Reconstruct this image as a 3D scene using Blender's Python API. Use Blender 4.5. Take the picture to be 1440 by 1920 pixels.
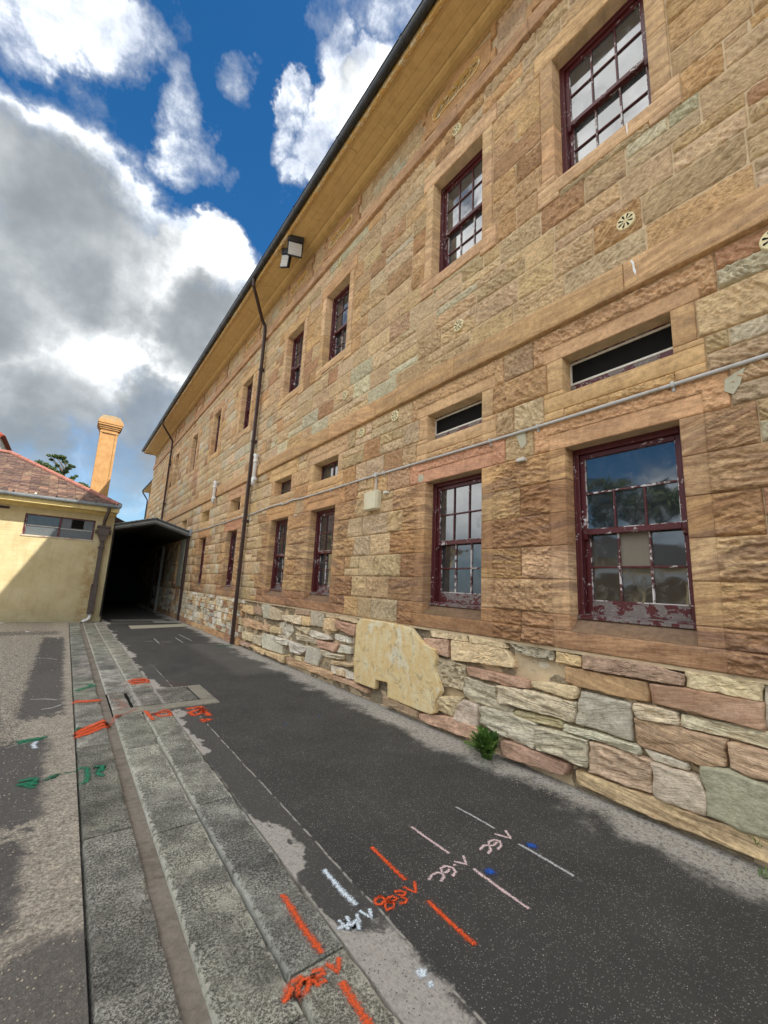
import bpy, math, random
import numpy as np
from mathutils import Matrix, Vector

# ------------------------------------------------------------------ scene, camera, sky, sun
scn = bpy.context.scene
C = scn.collection
for o in list(bpy.data.objects):
    bpy.data.objects.remove(o)

cam_d = bpy.data.cameras.new('camera')
cam = bpy.data.objects.new('camera', cam_d)
C.objects.link(cam)
scn.camera = cam
cam_d.sensor_fit = 'VERTICAL'
cam_d.sensor_height = 24.0
cam_d.lens = 24.0 * 778.35 / 1920.0
cam_d.clip_start = 0.05
cam_d.clip_end = 2000
RT = Vector((0.7954870769, -0.6041702123, 0.0466761717))
FW = Vector((0.5886341252, 0.7887258895, 0.1772606497))
UP = Vector((-0.1439103094, -0.1135333686, 0.9830564567))
cam.matrix_world = Matrix(((RT.x, UP.x, -FW.x, 0), (RT.y, UP.y, -FW.y, 0), (RT.z, UP.z, -FW.z, 1.6), (0, 0, 0, 1)))

scn.render.engine = 'CYCLES'
scn.cycles.max_bounces = 5
scn.cycles.diffuse_bounces = 3
scn.cycles.glossy_bounces = 3
scn.cycles.transparent_max_bounces = 6
scn.view_settings.view_transform = 'Standard'
scn.view_settings.look = 'None'
scn.view_settings.gamma = 1.0
scn.view_settings.use_curve_mapping = False
scn.view_settings.exposure = 1.98

SUN_DIR = Vector((-0.49, 0.83, -1.0)).normalized()       # direction the light travels
sun_d = bpy.data.lights.new('sun', 'SUN')
sun_d.energy = 2.0
sun_d.angle = math.radians(0.55)
sun_d.color = (1.0, 0.93, 0.82)
sun = bpy.data.objects.new('sun', sun_d)
C.objects.link(sun)
sun.rotation_euler = SUN_DIR.to_track_quat('-Z', 'Y').to_euler()
sun.location = (20, -30, 40)

w = bpy.data.worlds.new('World')
scn.world = w
w.use_nodes = True
NT = w.node_tree
NT.nodes.clear()


class G:
    """small helper for building node graphs"""
    def __init__(s, nt):
        s.nt = nt

    def n(s, t, **k):
        nd = s.nt.nodes.new(t)
        for a, b in k.items():
            setattr(nd, a, b)
        return nd

    def put(s, nd, i, v):
        if v is None:
            return
        if isinstance(v, bpy.types.NodeSocket):
            s.nt.links.new(v, nd.inputs[i])
        else:
            if isinstance(v, tuple) and len(v) == 3 and nd.inputs[i].type == 'RGBA':
                v = (*v, 1)
            nd.inputs[i].default_value = v

    def m(s, op, a, b=None, c=None, clamp=False):
        nd = s.n('ShaderNodeMath', operation=op, use_clamp=clamp)
        s.put(nd, 0, a); s.put(nd, 1, b); s.put(nd, 2, c)
        return nd.outputs[0]

    def v(s, op, a, b=None, out=0):
        nd = s.n('ShaderNodeVectorMath', operation=op)
        s.put(nd, 0, a)
        if op == 'SCALE':
            s.put(nd, 3, b)
        else:
            s.put(nd, 1, b)
        return nd.outputs[out]

    def mr(s, x, a, b, c=0.0, d=1.0, smooth=True):
        nd = s.n('ShaderNodeMapRange', interpolation_type='SMOOTHSTEP' if smooth else 'LINEAR')
        for i, q in enumerate((x, a, b, c, d)):
            s.put(nd, i, q)
        return nd.outputs[0]

    def mix(s, f, a, b, mode='MIX'):
        nd = s.n('ShaderNodeMix', data_type='RGBA', blend_type=mode)
        s.put(nd, 0, f); s.put(nd, 6, a); s.put(nd, 7, b)
        return nd.outputs[2]

    def noise(s, vec, scale, detail=2.0, rough=0.5, dist=0.0, col=False):
        nd = s.n('ShaderNodeTexNoise')
        s.put(nd, 'Vector', vec); s.put(nd, 'Scale', scale); s.put(nd, 'Detail', detail)
        s.put(nd, 'Roughness', rough); s.put(nd, 'Distortion', dist)
        return nd.outputs['Color' if col else 'Fac']

    def vor(s, vec, scale, feature='F1', out='Distance', rnd=1.0):
        nd = s.n('ShaderNodeTexVoronoi', feature=feature)
        s.put(nd, 'Vector', vec); s.put(nd, 'Scale', scale); s.put(nd, 'Randomness', rnd)
        return nd.outputs[out]

    def sep(s, v):
        nd = s.n('ShaderNodeSeparateXYZ'); s.put(nd, 0, v)
        return nd.outputs

    def comb(s, x, y, z):
        nd = s.n('ShaderNodeCombineXYZ'); s.put(nd, 0, x); s.put(nd, 1, y); s.put(nd, 2, z)
        return nd.outputs[0]

    def ramp(s, x, stops, interp='LINEAR'):
        nd = s.n('ShaderNodeValToRGB')
        cr = nd.color_ramp
        cr.interpolation = interp
        while len(cr.elements) < len(stops):
            cr.elements.new(0.5)
        for e, (p, c) in zip(cr.elements, stops):
            e.position = p
            e.color = (*c, 1) if len(c) == 3 else c
        s.put(nd, 0, x)
        return nd.outputs[0]


g = G(NT)
SUN_EL = math.asin(-SUN_DIR.z)
SUN_AZ = math.atan2(-SUN_DIR.x, -SUN_DIR.y)       # compass angle of the sun, measured from +Y towards +X
sky = g.n('ShaderNodeTexSky', sky_type='NISHITA')
sky.sun_disc = False
sky.sun_elevation = SUN_EL
sky.sun_rotation = SUN_AZ
sky.air_density = 1.0
sky.dust_density = 0.6
sky.ozone_density = 2.5
tc = g.n('ShaderNodeTexCoord')
D = g.v('NORMALIZE', tc.outputs['Generated'])
BLOBS = [(-0.156, 0.777, 0.609, 0.9921, 1), (-0.109, 0.807, 0.581, 0.9875, 1), (-0.027, 0.816, 0.577, 0.9854, 1), (-0.114, 0.882, 0.457, 0.972, 1), (0.011, 0.862, 0.507, 0.9786, 1), (0.071, 0.803, 0.592, 0.9931, 1), (0.117, 0.797, 0.592, 0.9935, 1), (0.126, 0.758, 0.64, 0.998, 1), (0.177, 0.791, 0.585, 0.9971, 0.9), (0.11, 0.877, 0.468, 0.9808, 1), (0.17, 0.847, 0.504, 0.9917, 1), (-0.056, 0.931, 0.36, 0.9706, 1), (0.065, 0.932, 0.358, 0.986, 0.95), (0.135, 0.908, 0.396, 0.9949, 0.9), (-0.126, 0.951, 0.281, 0.9763, 1), (-0.166, 0.736, 0.656, 0.9982, 0.56), (-0.249, 0.867, 0.432, 0.9591, 1), (-0.229, 0.95, 0.213, 0.966, 1), (0.019, 0.776, 0.63, 0.9973, 0.68), (0.015, 0.975, 0.222, 0.9925, 0.45), (-0.145, 0.657, 0.74, 0.9968, 0.58), (-0.103, 0.631, 0.769, 0.9963, 0.68), (-0.057, 0.628, 0.776, 0.9964, 0.68), (-0.007, 0.598, 0.801, 0.9975, 0.48), (-0.062, 0.655, 0.753, 0.9989, 0.58), (-0.123, 0.661, 0.741, 0.9988, 0.48), (0.02, 0.64, 0.768, 0.9988, 0.5), (0.045, 0.66, 0.75, 0.9987, 0.5), (0.054, 0.701, 0.711, 0.9981, 0.62), (0.087, 0.683, 0.725, 0.9982, 0.62), (0.125, 0.685, 0.717, 0.9982, 0.62), (0.1, 0.59, 0.801, 0.9989, 0.5), (0.119, 0.605, 0.787, 0.9995, 0.4), (0.195, 0.505, 0.84, 0.9988, 0.64), (0.234, 0.488, 0.841, 0.9987, 0.64), (0.287, 0.471, 0.834, 0.9987, 0.72), (0.295, 0.497, 0.816, 0.9975, 1), (0.26, 0.526, 0.81, 0.9986, 0.72), (0.222, 0.586, 0.779, 0.9985, 0.68), (0.263, 0.563, 0.783, 0.9973, 0.76), (0.255, 0.605, 0.754, 0.9986, 0.68), (0.203, 0.561, 0.803, 0.9996, 0.48), (0.281, 0.409, 0.868, 0.9979, 0.58), (0.245, 0.43, 0.869, 0.9989, 0.5), (0.196, 0.46, 0.866, 0.9986, 0.54), (0.152, 0.625, 0.765, 0.9997, 0.48), (0.346, 0.486, 0.803, 0.994, 1), (0.299, 0.583, 0.755, 0.9979, 0.72), (-0.078, 0.978, 0.191, 0.9884, 0.9), (0.057, 0.969, 0.241, 0.9881, 0.9), (0.116, 0.951, 0.286, 0.9933, 0.8), (0.0, 0.989, 0.146, 0.9909, 0.7), (-0.109, 0.988, 0.108, 0.9831, 0.8), (0.102, 0.986, 0.129, 0.9974, 0.5), (0.137, 0.869, 0.476, 0.9918, 1)]
# unseen clouds round the rest of the sky, denser left to light the wall
for az, el, r, wt in ((-30, 18, 16, 1), (-42, 38, 17, 1), (-48, 14, 15, 1), (-66, 46, 20, 1), (-90, 34, 19, 1), (-100, 12, 18, 1), (-118, 44, 20, 1), (-96, 58, 18, 1),
                      (-62, 66, 16, 1), (-140, 22, 22, 1), (-150, 52, 19, 1), (-172, 25, 20, 1), (160, 55, 16, .9), (165, 20, 16, 1), (128, 58, 14, .9), (100, 22, 20, 1),
                      (60, 30, 17, 1), (40, 14, 14, 1), (-110, 76, 13, 1), (150, 78, 12, .8), (75, 60, 12, .8), (-125, 8, 16, 1), (-75, 4, 14, .9), (-40, 62, 9, .8)):
    a, e = math.radians(az), math.radians(el)
    BLOBS.append((round(math.sin(a) * math.cos(e), 3), round(math.cos(a) * math.cos(e), 3), round(math.sin(e), 3), math.cos(math.radians(r)), wt))
# shadowed bellies of the big bank
SHADE = [(-0.12, 0.814, 0.568, 0.9679, 0.92), (-0.028, 0.841, 0.54, 0.9892, 0.75), (-0.114, 0.882, 0.457, 0.9948, 0.45), (0.142, 0.856, 0.496, 0.9895, 0.85), (0.083, 0.859, 0.506, 0.9961, 0.6), (0.013, 0.869, 0.495, 0.9975, 0.55), (-0.038, 0.97, 0.24, 0.9776, 0.85), (0.118, 0.937, 0.329, 0.9922, 0.88), (-0.239, 0.867, 0.438, 0.97, 0.95), (-0.213, 0.961, 0.175, 0.977, 0.85), (0.088, 0.685, 0.723, 0.9932, 0.62), (0.041, 0.684, 0.728, 0.9972, 0.6), (0.013, 0.593, 0.805, 0.9938, 0.7), (0.008, 0.978, 0.21, 0.9727, 0.9), (-0.068, 0.99, 0.124, 0.9626, 0.95), (0.102, 0.975, 0.195, 0.9879, 0.9), (-0.113, 0.644, 0.757, 0.9923, 0.6), (0.07, 0.774, 0.629, 0.9976, 0.3), (0.236, 0.49, 0.839, 0.9941, 0.5), (0.255, 0.585, 0.77, 0.9967, 0.5), (0.292, 0.493, 0.819, 0.998, 0.35), (-0.059, 0.619, 0.783, 0.998, 0.4)]
warp = g.v('SCALE', g.v('SUBTRACT', g.noise(D, 4.5, 6, 0.62, col=True), (0.5, 0.5, 0.5)), 0.22)
DW = g.v('NORMALIZE', g.v('ADD', D, warp))
acc = 0.0
for bx, by, bz, cr, wt in BLOBS:
    d = g.v('DOT_PRODUCT', DW, (bx, by, bz), out='Value')
    acc = g.m('MAXIMUM', acc, g.mr(d, cr, 1 - (1 - cr) * 0.05, 0.0, wt))
n1 = g.noise(D, 6.0, 9, 0.66, 0.1)
n2 = g.noise(g.v('ADD', D, (3.1, 1.7, 5.2)), 2.6, 4, 0.5, 0.2)
dens = g.m('ADD', g.m('MULTIPLY', acc, 1.05), g.m('MULTIPLY', g.m('SUBTRACT', n1, 0.5), 1.9))
dens = g.m('ADD', dens, g.m('MULTIPLY', g.m('SUBTRACT', n2, 0.5), 0.25))
alpha = g.m('MAXIMUM', g.m('POWER', g.mr(dens, 0.26, 1.15, smooth=False), 1.15), g.mr(acc, 0.74, 1.0))
thick = g.mr(acc, 0.45, 0.95)
# cloud brightness: sunlit billows and rims, soft grey bellies
shade = 0.0
for bx, by, bz, ca, k in SHADE:
    d = g.v('DOT_PRODUCT', DW, (bx, by, bz), out='Value')
    shade = g.m('MAXIMUM', shade, g.mr(d, ca, 1 - (1 - ca) * 0.1, 0.0, k))
n3 = g.noise(g.v('ADD', D, (7.3, 2.2, 0.4)), 3.0, 5, 0.5, 0.2)
n4 = g.noise(g.v('ADD', D, (1.3, 8.2, 3.4)), 4.5, 8, 0.56, 0.1)
Dz = g.sep(D)[2]
shade = g.m('MAXIMUM', shade, g.mr(n3, 0.58, 0.72, 0.0, 0.7))
shade = g.m('ADD', g.m('MULTIPLY', g.m('MULTIPLY', shade, thick), 0.72), g.m('MULTIPLY', g.m('SUBTRACT', n4, 0.30), 1.1), clamp=True)
thin = g.mr(dens, 0.40, 1.05, 0.62, 0.1)
shade = g.m('MAXIMUM', shade, thin)
cloudc = g.mix(g.m('POWER', g.m('SUBTRACT', 1.0, shade), 2.2), (0.160, 0.178, 0.190), (2.3, 2.3, 2.26))
cloudc = g.mix(g.mr(Dz, 0.02, 0.30, 0.75, 0.0), cloudc, (0.17, 0.25, 0.33))
SKYMUL = 1.0
skyc = g.n('ShaderNodeHueSaturation')
skyc.inputs['Saturation'].default_value = 1.36
skyc.inputs['Value'].default_value = 0.42
g.put(skyc, 'Color', sky.outputs[0])
CLOUDK = 5.0                                       # clouds are given in the units of the sky texture
cl = g.v('SCALE', cloudc, CLOUDK)
haze = g.mr(Dz, 0.0, 0.20, 0.7, 0.0)
base = g.mix(haze, skyc.outputs[0], (0.62, 1.05, 1.6))
full = g.mix(g.m('MULTIPLY', alpha, 0.97), base, cl)
bg = g.n('ShaderNodeBackground')
g.put(bg, 'Color', full)
bg.inputs['Strength'].default_value = 0.10
wo = g.n('ShaderNodeOutputWorld')
NT.links.new(bg.outputs[0], wo.inputs[0])
if hasattr(w, 'cycles'):
    w.cycles.sampling_method = 'MANUAL'
    w.cycles.sample_map_resolution = 512
# ------------------------------------------------------------------ colour and mesh helpers


def s2l(c):
    r = []
    for v in c[:3]:
        v = v / 255.0
        r.append(v / 12.92 if v <= 0.04045 else ((v + 0.055) / 1.055) ** 2.4)
    return tuple(r)


WO = {}                 # world origin of every object, by name


def worg(o):
    return WO.get(o.name, np.zeros(3)) if o else np.zeros(3)


def empty(name, loc, label=None, cat=None, group=None):
    o = bpy.data.objects.new(name, None)
    C.objects.link(o)
    o.location = loc
    o.empty_display_size = 0.2
    WO[o.name] = np.array(loc, float)
    tag(o, label, cat, group)
    return o


def tag(o, label=None, cat=None, group=None, kind=None):
    if label: o['label'] = label
    if cat: o['category'] = cat
    if group: o['group'] = group
    if kind: o['kind'] = kind
    return o


def mesh_from(name, V, F, mats, parent=None, smooth=False, attrs=None, fmat=None, kind=None, origin=None):
    """V (n,3) array in world metres; F list of index tuples or an (m,4) array; attrs: name -> (n,4) float colours"""
    V = np.asarray(V, float).reshape(-1, 3)
    me = bpy.data.meshes.new(name)
    org = (V.min(0) + V.max(0)) / 2 if origin is None else np.array(origin, float)
    co = V - org
    if isinstance(F, np.ndarray):
        k = F.shape[1]
        me.vertices.add(len(V)); me.loops.add(F.size); me.polygons.add(len(F))
        me.vertices.foreach_set('co', co.astype(np.float32).ravel())
        me.polygons.foreach_set('loop_start', np.arange(0, F.size, k, dtype=np.int32))
        me.loops.foreach_set('vertex_index', F.astype(np.int32).ravel())
    else:
        me.from_pydata(co.tolist(), [], F)
    if smooth:
        me.polygons.foreach_set('use_smooth', np.ones(len(me.polygons), dtype=bool))
    if fmat is not None:
        me.polygons.foreach_set('material_index', np.asarray(fmat, dtype=np.int32))
    if attrs:
        for an, av in attrs.items():
            a = me.attributes.new(an, 'FLOAT_COLOR', 'POINT')
            av = np.asarray(av, np.float32)
            if av.ndim == 1:
                av = np.tile(av, (len(V), 1))
            a.data.foreach_set('color', av.ravel())
    me.update(calc_edges=True)
    me.validate()
    for m_ in (mats if isinstance(mats, (list, tuple)) else [mats]):
        me.materials.append(m_)
    o = bpy.data.objects.new(name, me)
    C.objects.link(o)
    o.location = org - worg(parent)
    if parent: o.parent = parent
    WO[o.name] = org
    if kind: o['kind'] = kind
    return o


class MB:
    """collects boxes, tubes and faces, then becomes one mesh object"""
    def __init__(s):
        s.V = []; s.F = []; s.M = []; s.T = []
        s.tint = (0.3, 0.22, 0.14, 0.5)

    def add(s, vs, fs, mi=0):
        b = len(s.V)
        s.V += [tuple(v) for v in vs]
        s.T += [s.tint] * len(vs)
        for f in fs:
            s.F.append(tuple(i + b for i in f)); s.M.append(mi)
        return s

    def box(s, x0, x1, y0, y1, z0, z1, mi=0, ch=0.0):
        if x0 > x1: x0, x1 = x1, x0
        if y0 > y1: y0, y1 = y1, y0
        if z0 > z1: z0, z1 = z1, z0
        ch = min(ch, (x1 - x0) / 2.01, (y1 - y0) / 2.01, (z1 - z0) / 2.01)
        if ch <= 0:
            v = [(x, y, z) for x in (x0, x1) for y in (y0, y1) for z in (z0, z1)]
            s.add(v, [(0, 1, 3, 2), (4, 6, 7, 5), (0, 4, 5, 1), (2, 3, 7, 6), (0, 2, 6, 4), (1, 5, 7, 3)], mi)
            return s
        # chamfered box: 24 vertices
        vs = []; idx = {}
        for ix, x in ((0, x0), (1, x1)):
            for iy, y in ((0, y0), (1, y1)):
                for iz, z in ((0, z0), (1, z1)):
                    sx, sy, sz = (1 - 2 * ix) * ch, (1 - 2 * iy) * ch, (1 - 2 * iz) * ch
                    for a, p in enumerate(((x, y + sy, z + sz), (x + sx, y, z + sz), (x + sx, y + sy, z))):
                        idx[(ix, iy, iz, a)] = len(vs); vs.append(p)
        f = []
        for i in (0, 1):
            q = [idx[(i, 0, 0, 0)], idx[(i, 1, 0, 0)], idx[(i, 1, 1, 0)], idx[(i, 0, 1, 0)]]
            f.append(q if i else q[::-1])
            q = [idx[(0, i, 0, 1)], idx[(0, i, 1, 1)], idx[(1, i, 1, 1)], idx[(1, i, 0, 1)]]
            f.append(q if i else q[::-1])
            q = [idx[(0, 0, i, 2)], idx[(1, 0, i, 2)], idx[(1, 1, i, 2)], idx[(0, 1, i, 2)]]
            f.append(q if i else q[::-1])
            for j in (0, 1):
                f.append([idx[(0, i, j, 1)], idx[(1, i, j, 1)], idx[(1, i, j, 2)], idx[(0, i, j, 2)]])
                f.append([idx[(i, 0, j, 0)], idx[(i, 1, j, 0)], idx[(i, 1, j, 2)], idx[(i, 0, j, 2)]])
                f.append([idx[(i, j, 0, 0)], idx[(i, j, 1, 0)], idx[(i, j, 1, 1)], idx[(i, j, 0, 1)]])
                for k in (0, 1):
                    pass
        for ix in (0, 1):
            for iy in (0, 1):
                for iz in (0, 1):
                    f.append([idx[(ix, iy, iz, 0)], idx[(ix, iy, iz, 1)], idx[(ix, iy, iz, 2)]])
        s.add(vs, f, mi)
        return s

    def tube(s, pts, r, n=8, mi=0, caps=True):
        pts = [Vector(p) for p in pts]
        rs = r if isinstance(r, (list, tuple)) else [r] * len(pts)
        vs = []; fs = []
        prev = None
        for i, p in enumerate(pts):
            t = (pts[min(i + 1, len(pts) - 1)] - pts[max(i - 1, 0)]).normalized()
            if prev is None:
                a = Vector((0, 0, 1)) if abs(t.z) < 0.9 else Vector((1, 0, 0))
                u = t.cross(a).normalized()
            else:
                u = (prev - t * prev.dot(t)).normalized()
            prev = u
            v = t.cross(u)
            for k in range(n):
                q = 2 * math.pi * k / n
                vs.append(p + (u * math.cos(q) + v * math.sin(q)) * rs[i])
        for i in range(len(pts) - 1):
            for k in range(n):
                a = i * n + k; b = i * n + (k + 1) % n
                fs.append((a, b, b + n, a + n))
        if caps:
            fs.append(tuple(range(n))[::-1]); fs.append(tuple(range((len(pts) - 1) * n, len(pts) * n)))
        s.add(vs, fs, mi)
        return s

    def prism(s, poly, axis, a0, a1, mi=0):
        """extrude a 2D polygon along an axis: axis 'y' takes (x,z), 'x' takes (y,z), 'z' takes (x,y)"""
        n = len(poly); vs = []
        for a in (a0, a1):
            for p, q in poly:
                vs.append({'y': (p, a, q), 'x': (a, p, q), 'z': (p, q, a)}[axis])
        fs = [tuple(range(n))[::-1], tuple(range(n, 2 * n))]
        for i in range(n):
            j = (i + 1) % n
            fs.append((i, j, j + n, i + n))
        s.add(vs, fs, mi)
        return s

    def build(s, name, mats, parent=None, smooth=False, kind=None, traits=None, origin=None):
        at = {'tint': s.T}
        if traits is not None:
            at['traits'] = np.array(traits, np.float32)
        o = mesh_from(name, s.V, s.F, mats, parent, smooth, at, s.M, kind, origin)
        # make all the face normals agree
        import bmesh
        bm = bmesh.new(); bm.from_mesh(o.data)
        bmesh.ops.recalc_face_normals(bm, faces=bm.faces)
        bm.to_mesh(o.data); bm.free()
        return o


def vnoise(x, y, seed=0):
    ix = np.floor(x).astype(np.int64); iy = np.floor(y).astype(np.int64)
    fx = x - ix; fy = y - iy
    fx = fx * fx * (3 - 2 * fx); fy = fy * fy * (3 - 2 * fy)

    def h(a, b):
        v = (a * 374761393 + b * 668265263 + seed * 974634777) & 0xffffffff
        v = ((v ^ (v >> 13)) * 1274126177) & 0xffffffff
        v = v ^ (v >> 16)
        return (v & 0xffff) / 65535.0
    a = h(ix, iy); b = h(ix + 1, iy); c = h(ix, iy + 1); d = h(ix + 1, iy + 1)
    return (a * (1 - fx) + b * fx) * (1 - fy) + (c * (1 - fx) + d * fx) * fy


def sstep(a, b, x):
    t = np.clip((x - a) / (b - a), 0, 1)
    return t * t * (3 - 2 * t)


rnd = random.Random(11)


# ------------------------------------------------------------------ materials
def new_mat(name):
    m = bpy.data.materials.new(name)
    m.use_nodes = True
    nt = m.node_tree
    nt.nodes.clear()
    gg = G(nt)
    p = gg.n('ShaderNodeBsdfPrincipled')
    o = gg.n('ShaderNodeOutputMaterial')
    nt.links.new(p.outputs[0], o.inputs[0])
    return m, gg, p, o


def gpos(gg):
    return gg.n('ShaderNodeNewGeometry').outputs['Position']


def bump(gg, p, h, dist, strength=1.0, prev=None):
    b = gg.n('ShaderNodeBump')
    gg.put(b, 'Height', h)
    b.inputs['Distance'].default_value = dist
    b.inputs['Strength'].default_value = strength
    if prev is not None:
        gg.nt.links.new(prev.outputs[0], b.inputs['Normal'])
    gg.nt.links.new(b.outputs[0], p.inputs['Normal'])
    return b


def stone_mat():
    """sandstone; colour from the 'tint' attribute, 'traits' = (bands, pick relief, strata relief, seed)"""
    m, gg, p, o = new_mat('sandstone')
    at = gg.n('ShaderNodeAttribute', attribute_name='tint')
    tr = gg.n('ShaderNodeAttribute', attribute_name='traits')
    ts = gg.sep(tr.outputs['Color'])
    seed = tr.outputs['Alpha']
    P = gpos(gg)
    off = gg.comb(gg.m('MULTIPLY', seed, 17.0), gg.m('MULTIPLY', seed, 31.0), gg.m('MULTIPLY', seed, 11.0))
    PP = gg.v('ADD', P, off)
    x, y, z = gg.sep(PP)
    # bedding: bands that tilt a little from stone to stone
    tilt = gg.m('MULTIPLY', gg.m('SUBTRACT', gg.m('FRACT', gg.m('MULTIPLY', seed, 7.31)), 0.5), 0.55)
    zz = gg.m('ADD', z, gg.m('MULTIPLY', y, tilt))
    bv = gg.comb(gg.m('MULTIPLY', x, 1.5), gg.m('MULTIPLY', y, 1.3), gg.m('MULTIPLY', zz, 13.0))
    band = gg.noise(bv, 1.0, 5, 0.6, 0.7)
    fine = gg.noise(gg.comb(gg.m('MULTIPLY', x, 6.0), gg.m('MULTIPLY', y, 6.0), gg.m('MULTIPLY', zz, 60.0)), 1.0, 3, 0.6, 0.4)
    bandm = gg.mr(band, 0.42, 0.58)
    big = gg.noise(PP, 3.2, 4, 0.6)
    grain = gg.noise(P, 130.0, 3, 0.8)
    mott = gg.noise(PP, 22.0, 4, 0.65)
    c = at.outputs['Color']
    warmc = gg.mix(0.66, c, (0.30, 0.165, 0.09), 'MIX')
    purp = gg.mix(0.64, c, (0.22, 0.135, 0.10), 'MIX')
    bc = gg.mix(gg.mr(gg.noise(gg.v('ADD', bv, (9, 4, 2)), 0.5, 2, 0.5), 0.45, 0.6), warmc, purp)
    c = gg.mix(gg.m('MULTIPLY', bandm, ts[0]), c, bc)
    c = gg.mix(gg.m('MULTIPLY', gg.mr(fine, 0.42, 0.62), gg.m('MULTIPLY', ts[0], 0.5)), c, gg.mix(1.0, c, (0.62, 0.52, 0.45), 'MULTIPLY'))
    c = gg.mix(1.0, c, gg.ramp(big, [(0.25, (0.80, 0.78, 0.76)), (0.5, (1, 1, 1)), (0.75, (1.16, 1.15, 1.12))]), 'MULTIPLY')
    c = gg.mix(1.0, c, gg.ramp(mott, [(0.25, (0.72, 0.70, 0.67)), (0.5, (1, 1, 1)), (0.75, (1.2, 1.2, 1.2))]), 'MULTIPLY')
    c = gg.mix(1.0, c, gg.ramp(grain, [(0.3, (0.84, 0.83, 0.82)), (0.7, (1.16, 1.16, 1.15))]), 'MULTIPLY')
    # pale and dark streaks at pick scale, painted in to strengthen the relief shading
    sk = gg.comb(gg.m('MULTIPLY', x, 20.0), gg.m('MULTIPLY', gg.m('ADD', y, gg.m('MULTIPLY', z, tilt)), 26.0), gg.m('MULTIPLY', gg.m('SUBTRACT', z, gg.m('MULTIPLY', y, gg.m('MULTIPLY', tilt, 2.6))), 62.0))
    skn = gg.noise(sk, 1.0, 3, 0.6, 0.2)
    c = gg.mix(gg.m('MULTIPLY', ts[1], 0.75), c, gg.mix(1.0, c, gg.ramp(skn, [(0.30, (0.56, 0.51, 0.46)), (0.46, (0.95, 0.94, 0.93)), (0.66, (1.22, 1.22, 1.20))]), 'MULTIPLY'))
    # soot and lichen stains in loose patches
    st = gg.mr(gg.noise(P, 1.3, 4, 0.7, 0.5), 0.60, 0.74)
    c = gg.mix(gg.m('MULTIPLY', st, 0.22), c, (0.16, 0.14, 0.105))
    gg.put(p, 'Base Color', c)
    p.inputs['Roughness'].default_value = 0.92
    p.inputs['Specular IOR Level'].default_value = 0.25
    # relief
    h1 = gg.m('MULTIPLY', gg.noise(P, 320.0, 2, 0.6), 0.35)
    h2 = gg.m('MULTIPLY', gg.noise(gg.comb(gg.m('MULTIPLY', x, 28.0), gg.m('MULTIPLY', y, 28.0), gg.m('MULTIPLY', z, 44.0)), 1.0, 3, 0.6), gg.m('MULTIPLY', ts[1], 5.0))
    h3 = gg.m('MULTIPLY', fine, gg.m('MULTIPLY', ts[2], 11.0))
    hh = gg.m('ADD', gg.m('ADD', h1, h2), h3)
    bump(gg, p, hh, 0.004, 1.0)
    return m


def plain(name, col, rough=0.7, spec=0.3, metal=0.0, var=0.18, scale=14.0, bmp=0.0, bscale=60.0, dirt=None, dirtamt=0.0):
    m, gg, p, o = new_mat(name)
    P = gpos(gg)
    n = gg.noise(P, scale, 5, 0.65)
    c = gg.mix(1.0, col, gg.ramp(n, [(0.2, (1 - var,) * 3), (0.8, (1 + var,) * 3)]), 'MULTIPLY')
    if dirt:
        c = gg.mix(gg.m('MULTIPLY', gg.mr(gg.noise(P, 3.0, 6, 0.7, 0.6), 0.45, 0.7), dirtamt), c, dirt)
    gg.put(p, 'Base Color', c)
    p.inputs['Roughness'].default_value = rough
    p.inputs['Specular IOR Level'].default_value = spec
    p.inputs['Metallic'].default_value = metal
    if bmp:
        bump(gg, p, gg.noise(P, bscale, 4, 0.6), bmp)
    return m


def peeling(name, paint, under, lo, hi, wood=(0.30, 0.27, 0.25)):
    """old gloss paint flaking off to undercoat and grey wood"""
    m, gg, p, o = new_mat(name)
    P = gpos(gg)
    x, y, z = gg.sep(P)
    v = gg.comb(gg.m('MULTIPLY', x, 1.0), gg.m('MULTIPLY', y, 0.30), gg.m('MULTIPLY', z, 0.42))
    n = gg.noise(v, 40.0, 7, 0.70, 0.5)
    k = gg.noise(P, 5.0, 2, 0.5)
    t = gg.m('ADD', n, gg.m('MULTIPLY', gg.m('SUBTRACT', k, 0.5), 0.35))
    f1 = gg.mr(t, lo, lo + 0.015)
    f2 = gg.mr(t, hi, hi + 0.02)
    c = gg.mix(1.0, paint, gg.ramp(gg.noise(P, 30, 4, 0.6), [(0.2, (0.72,) * 3), (0.8, (1.3,) * 3)]), 'MULTIPLY')
    c = gg.mix(f1, c, under)
    wd = gg.mix(gg.noise(gg.comb(gg.m('MULTIPLY', x, 20), gg.m('MULTIPLY', y, 4), gg.m('MULTIPLY', z, 90)), 1.0, 3, 0.6), wood, (0.12, 0.09, 0.08))
    c = gg.mix(f2, c, wd)
    gg.put(p, 'Base Color', c)
    gg.put(p, 'Roughness', gg.mr(f1, 0, 1, 0.42, 0.85))
    bump(gg, p, gg.m('SUBTRACT', gg.m('MULTIPLY', gg.noise(P, 90, 3, 0.6), 0.3), gg.m('ADD', f1, f2)), 0.0012)
    return m


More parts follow.
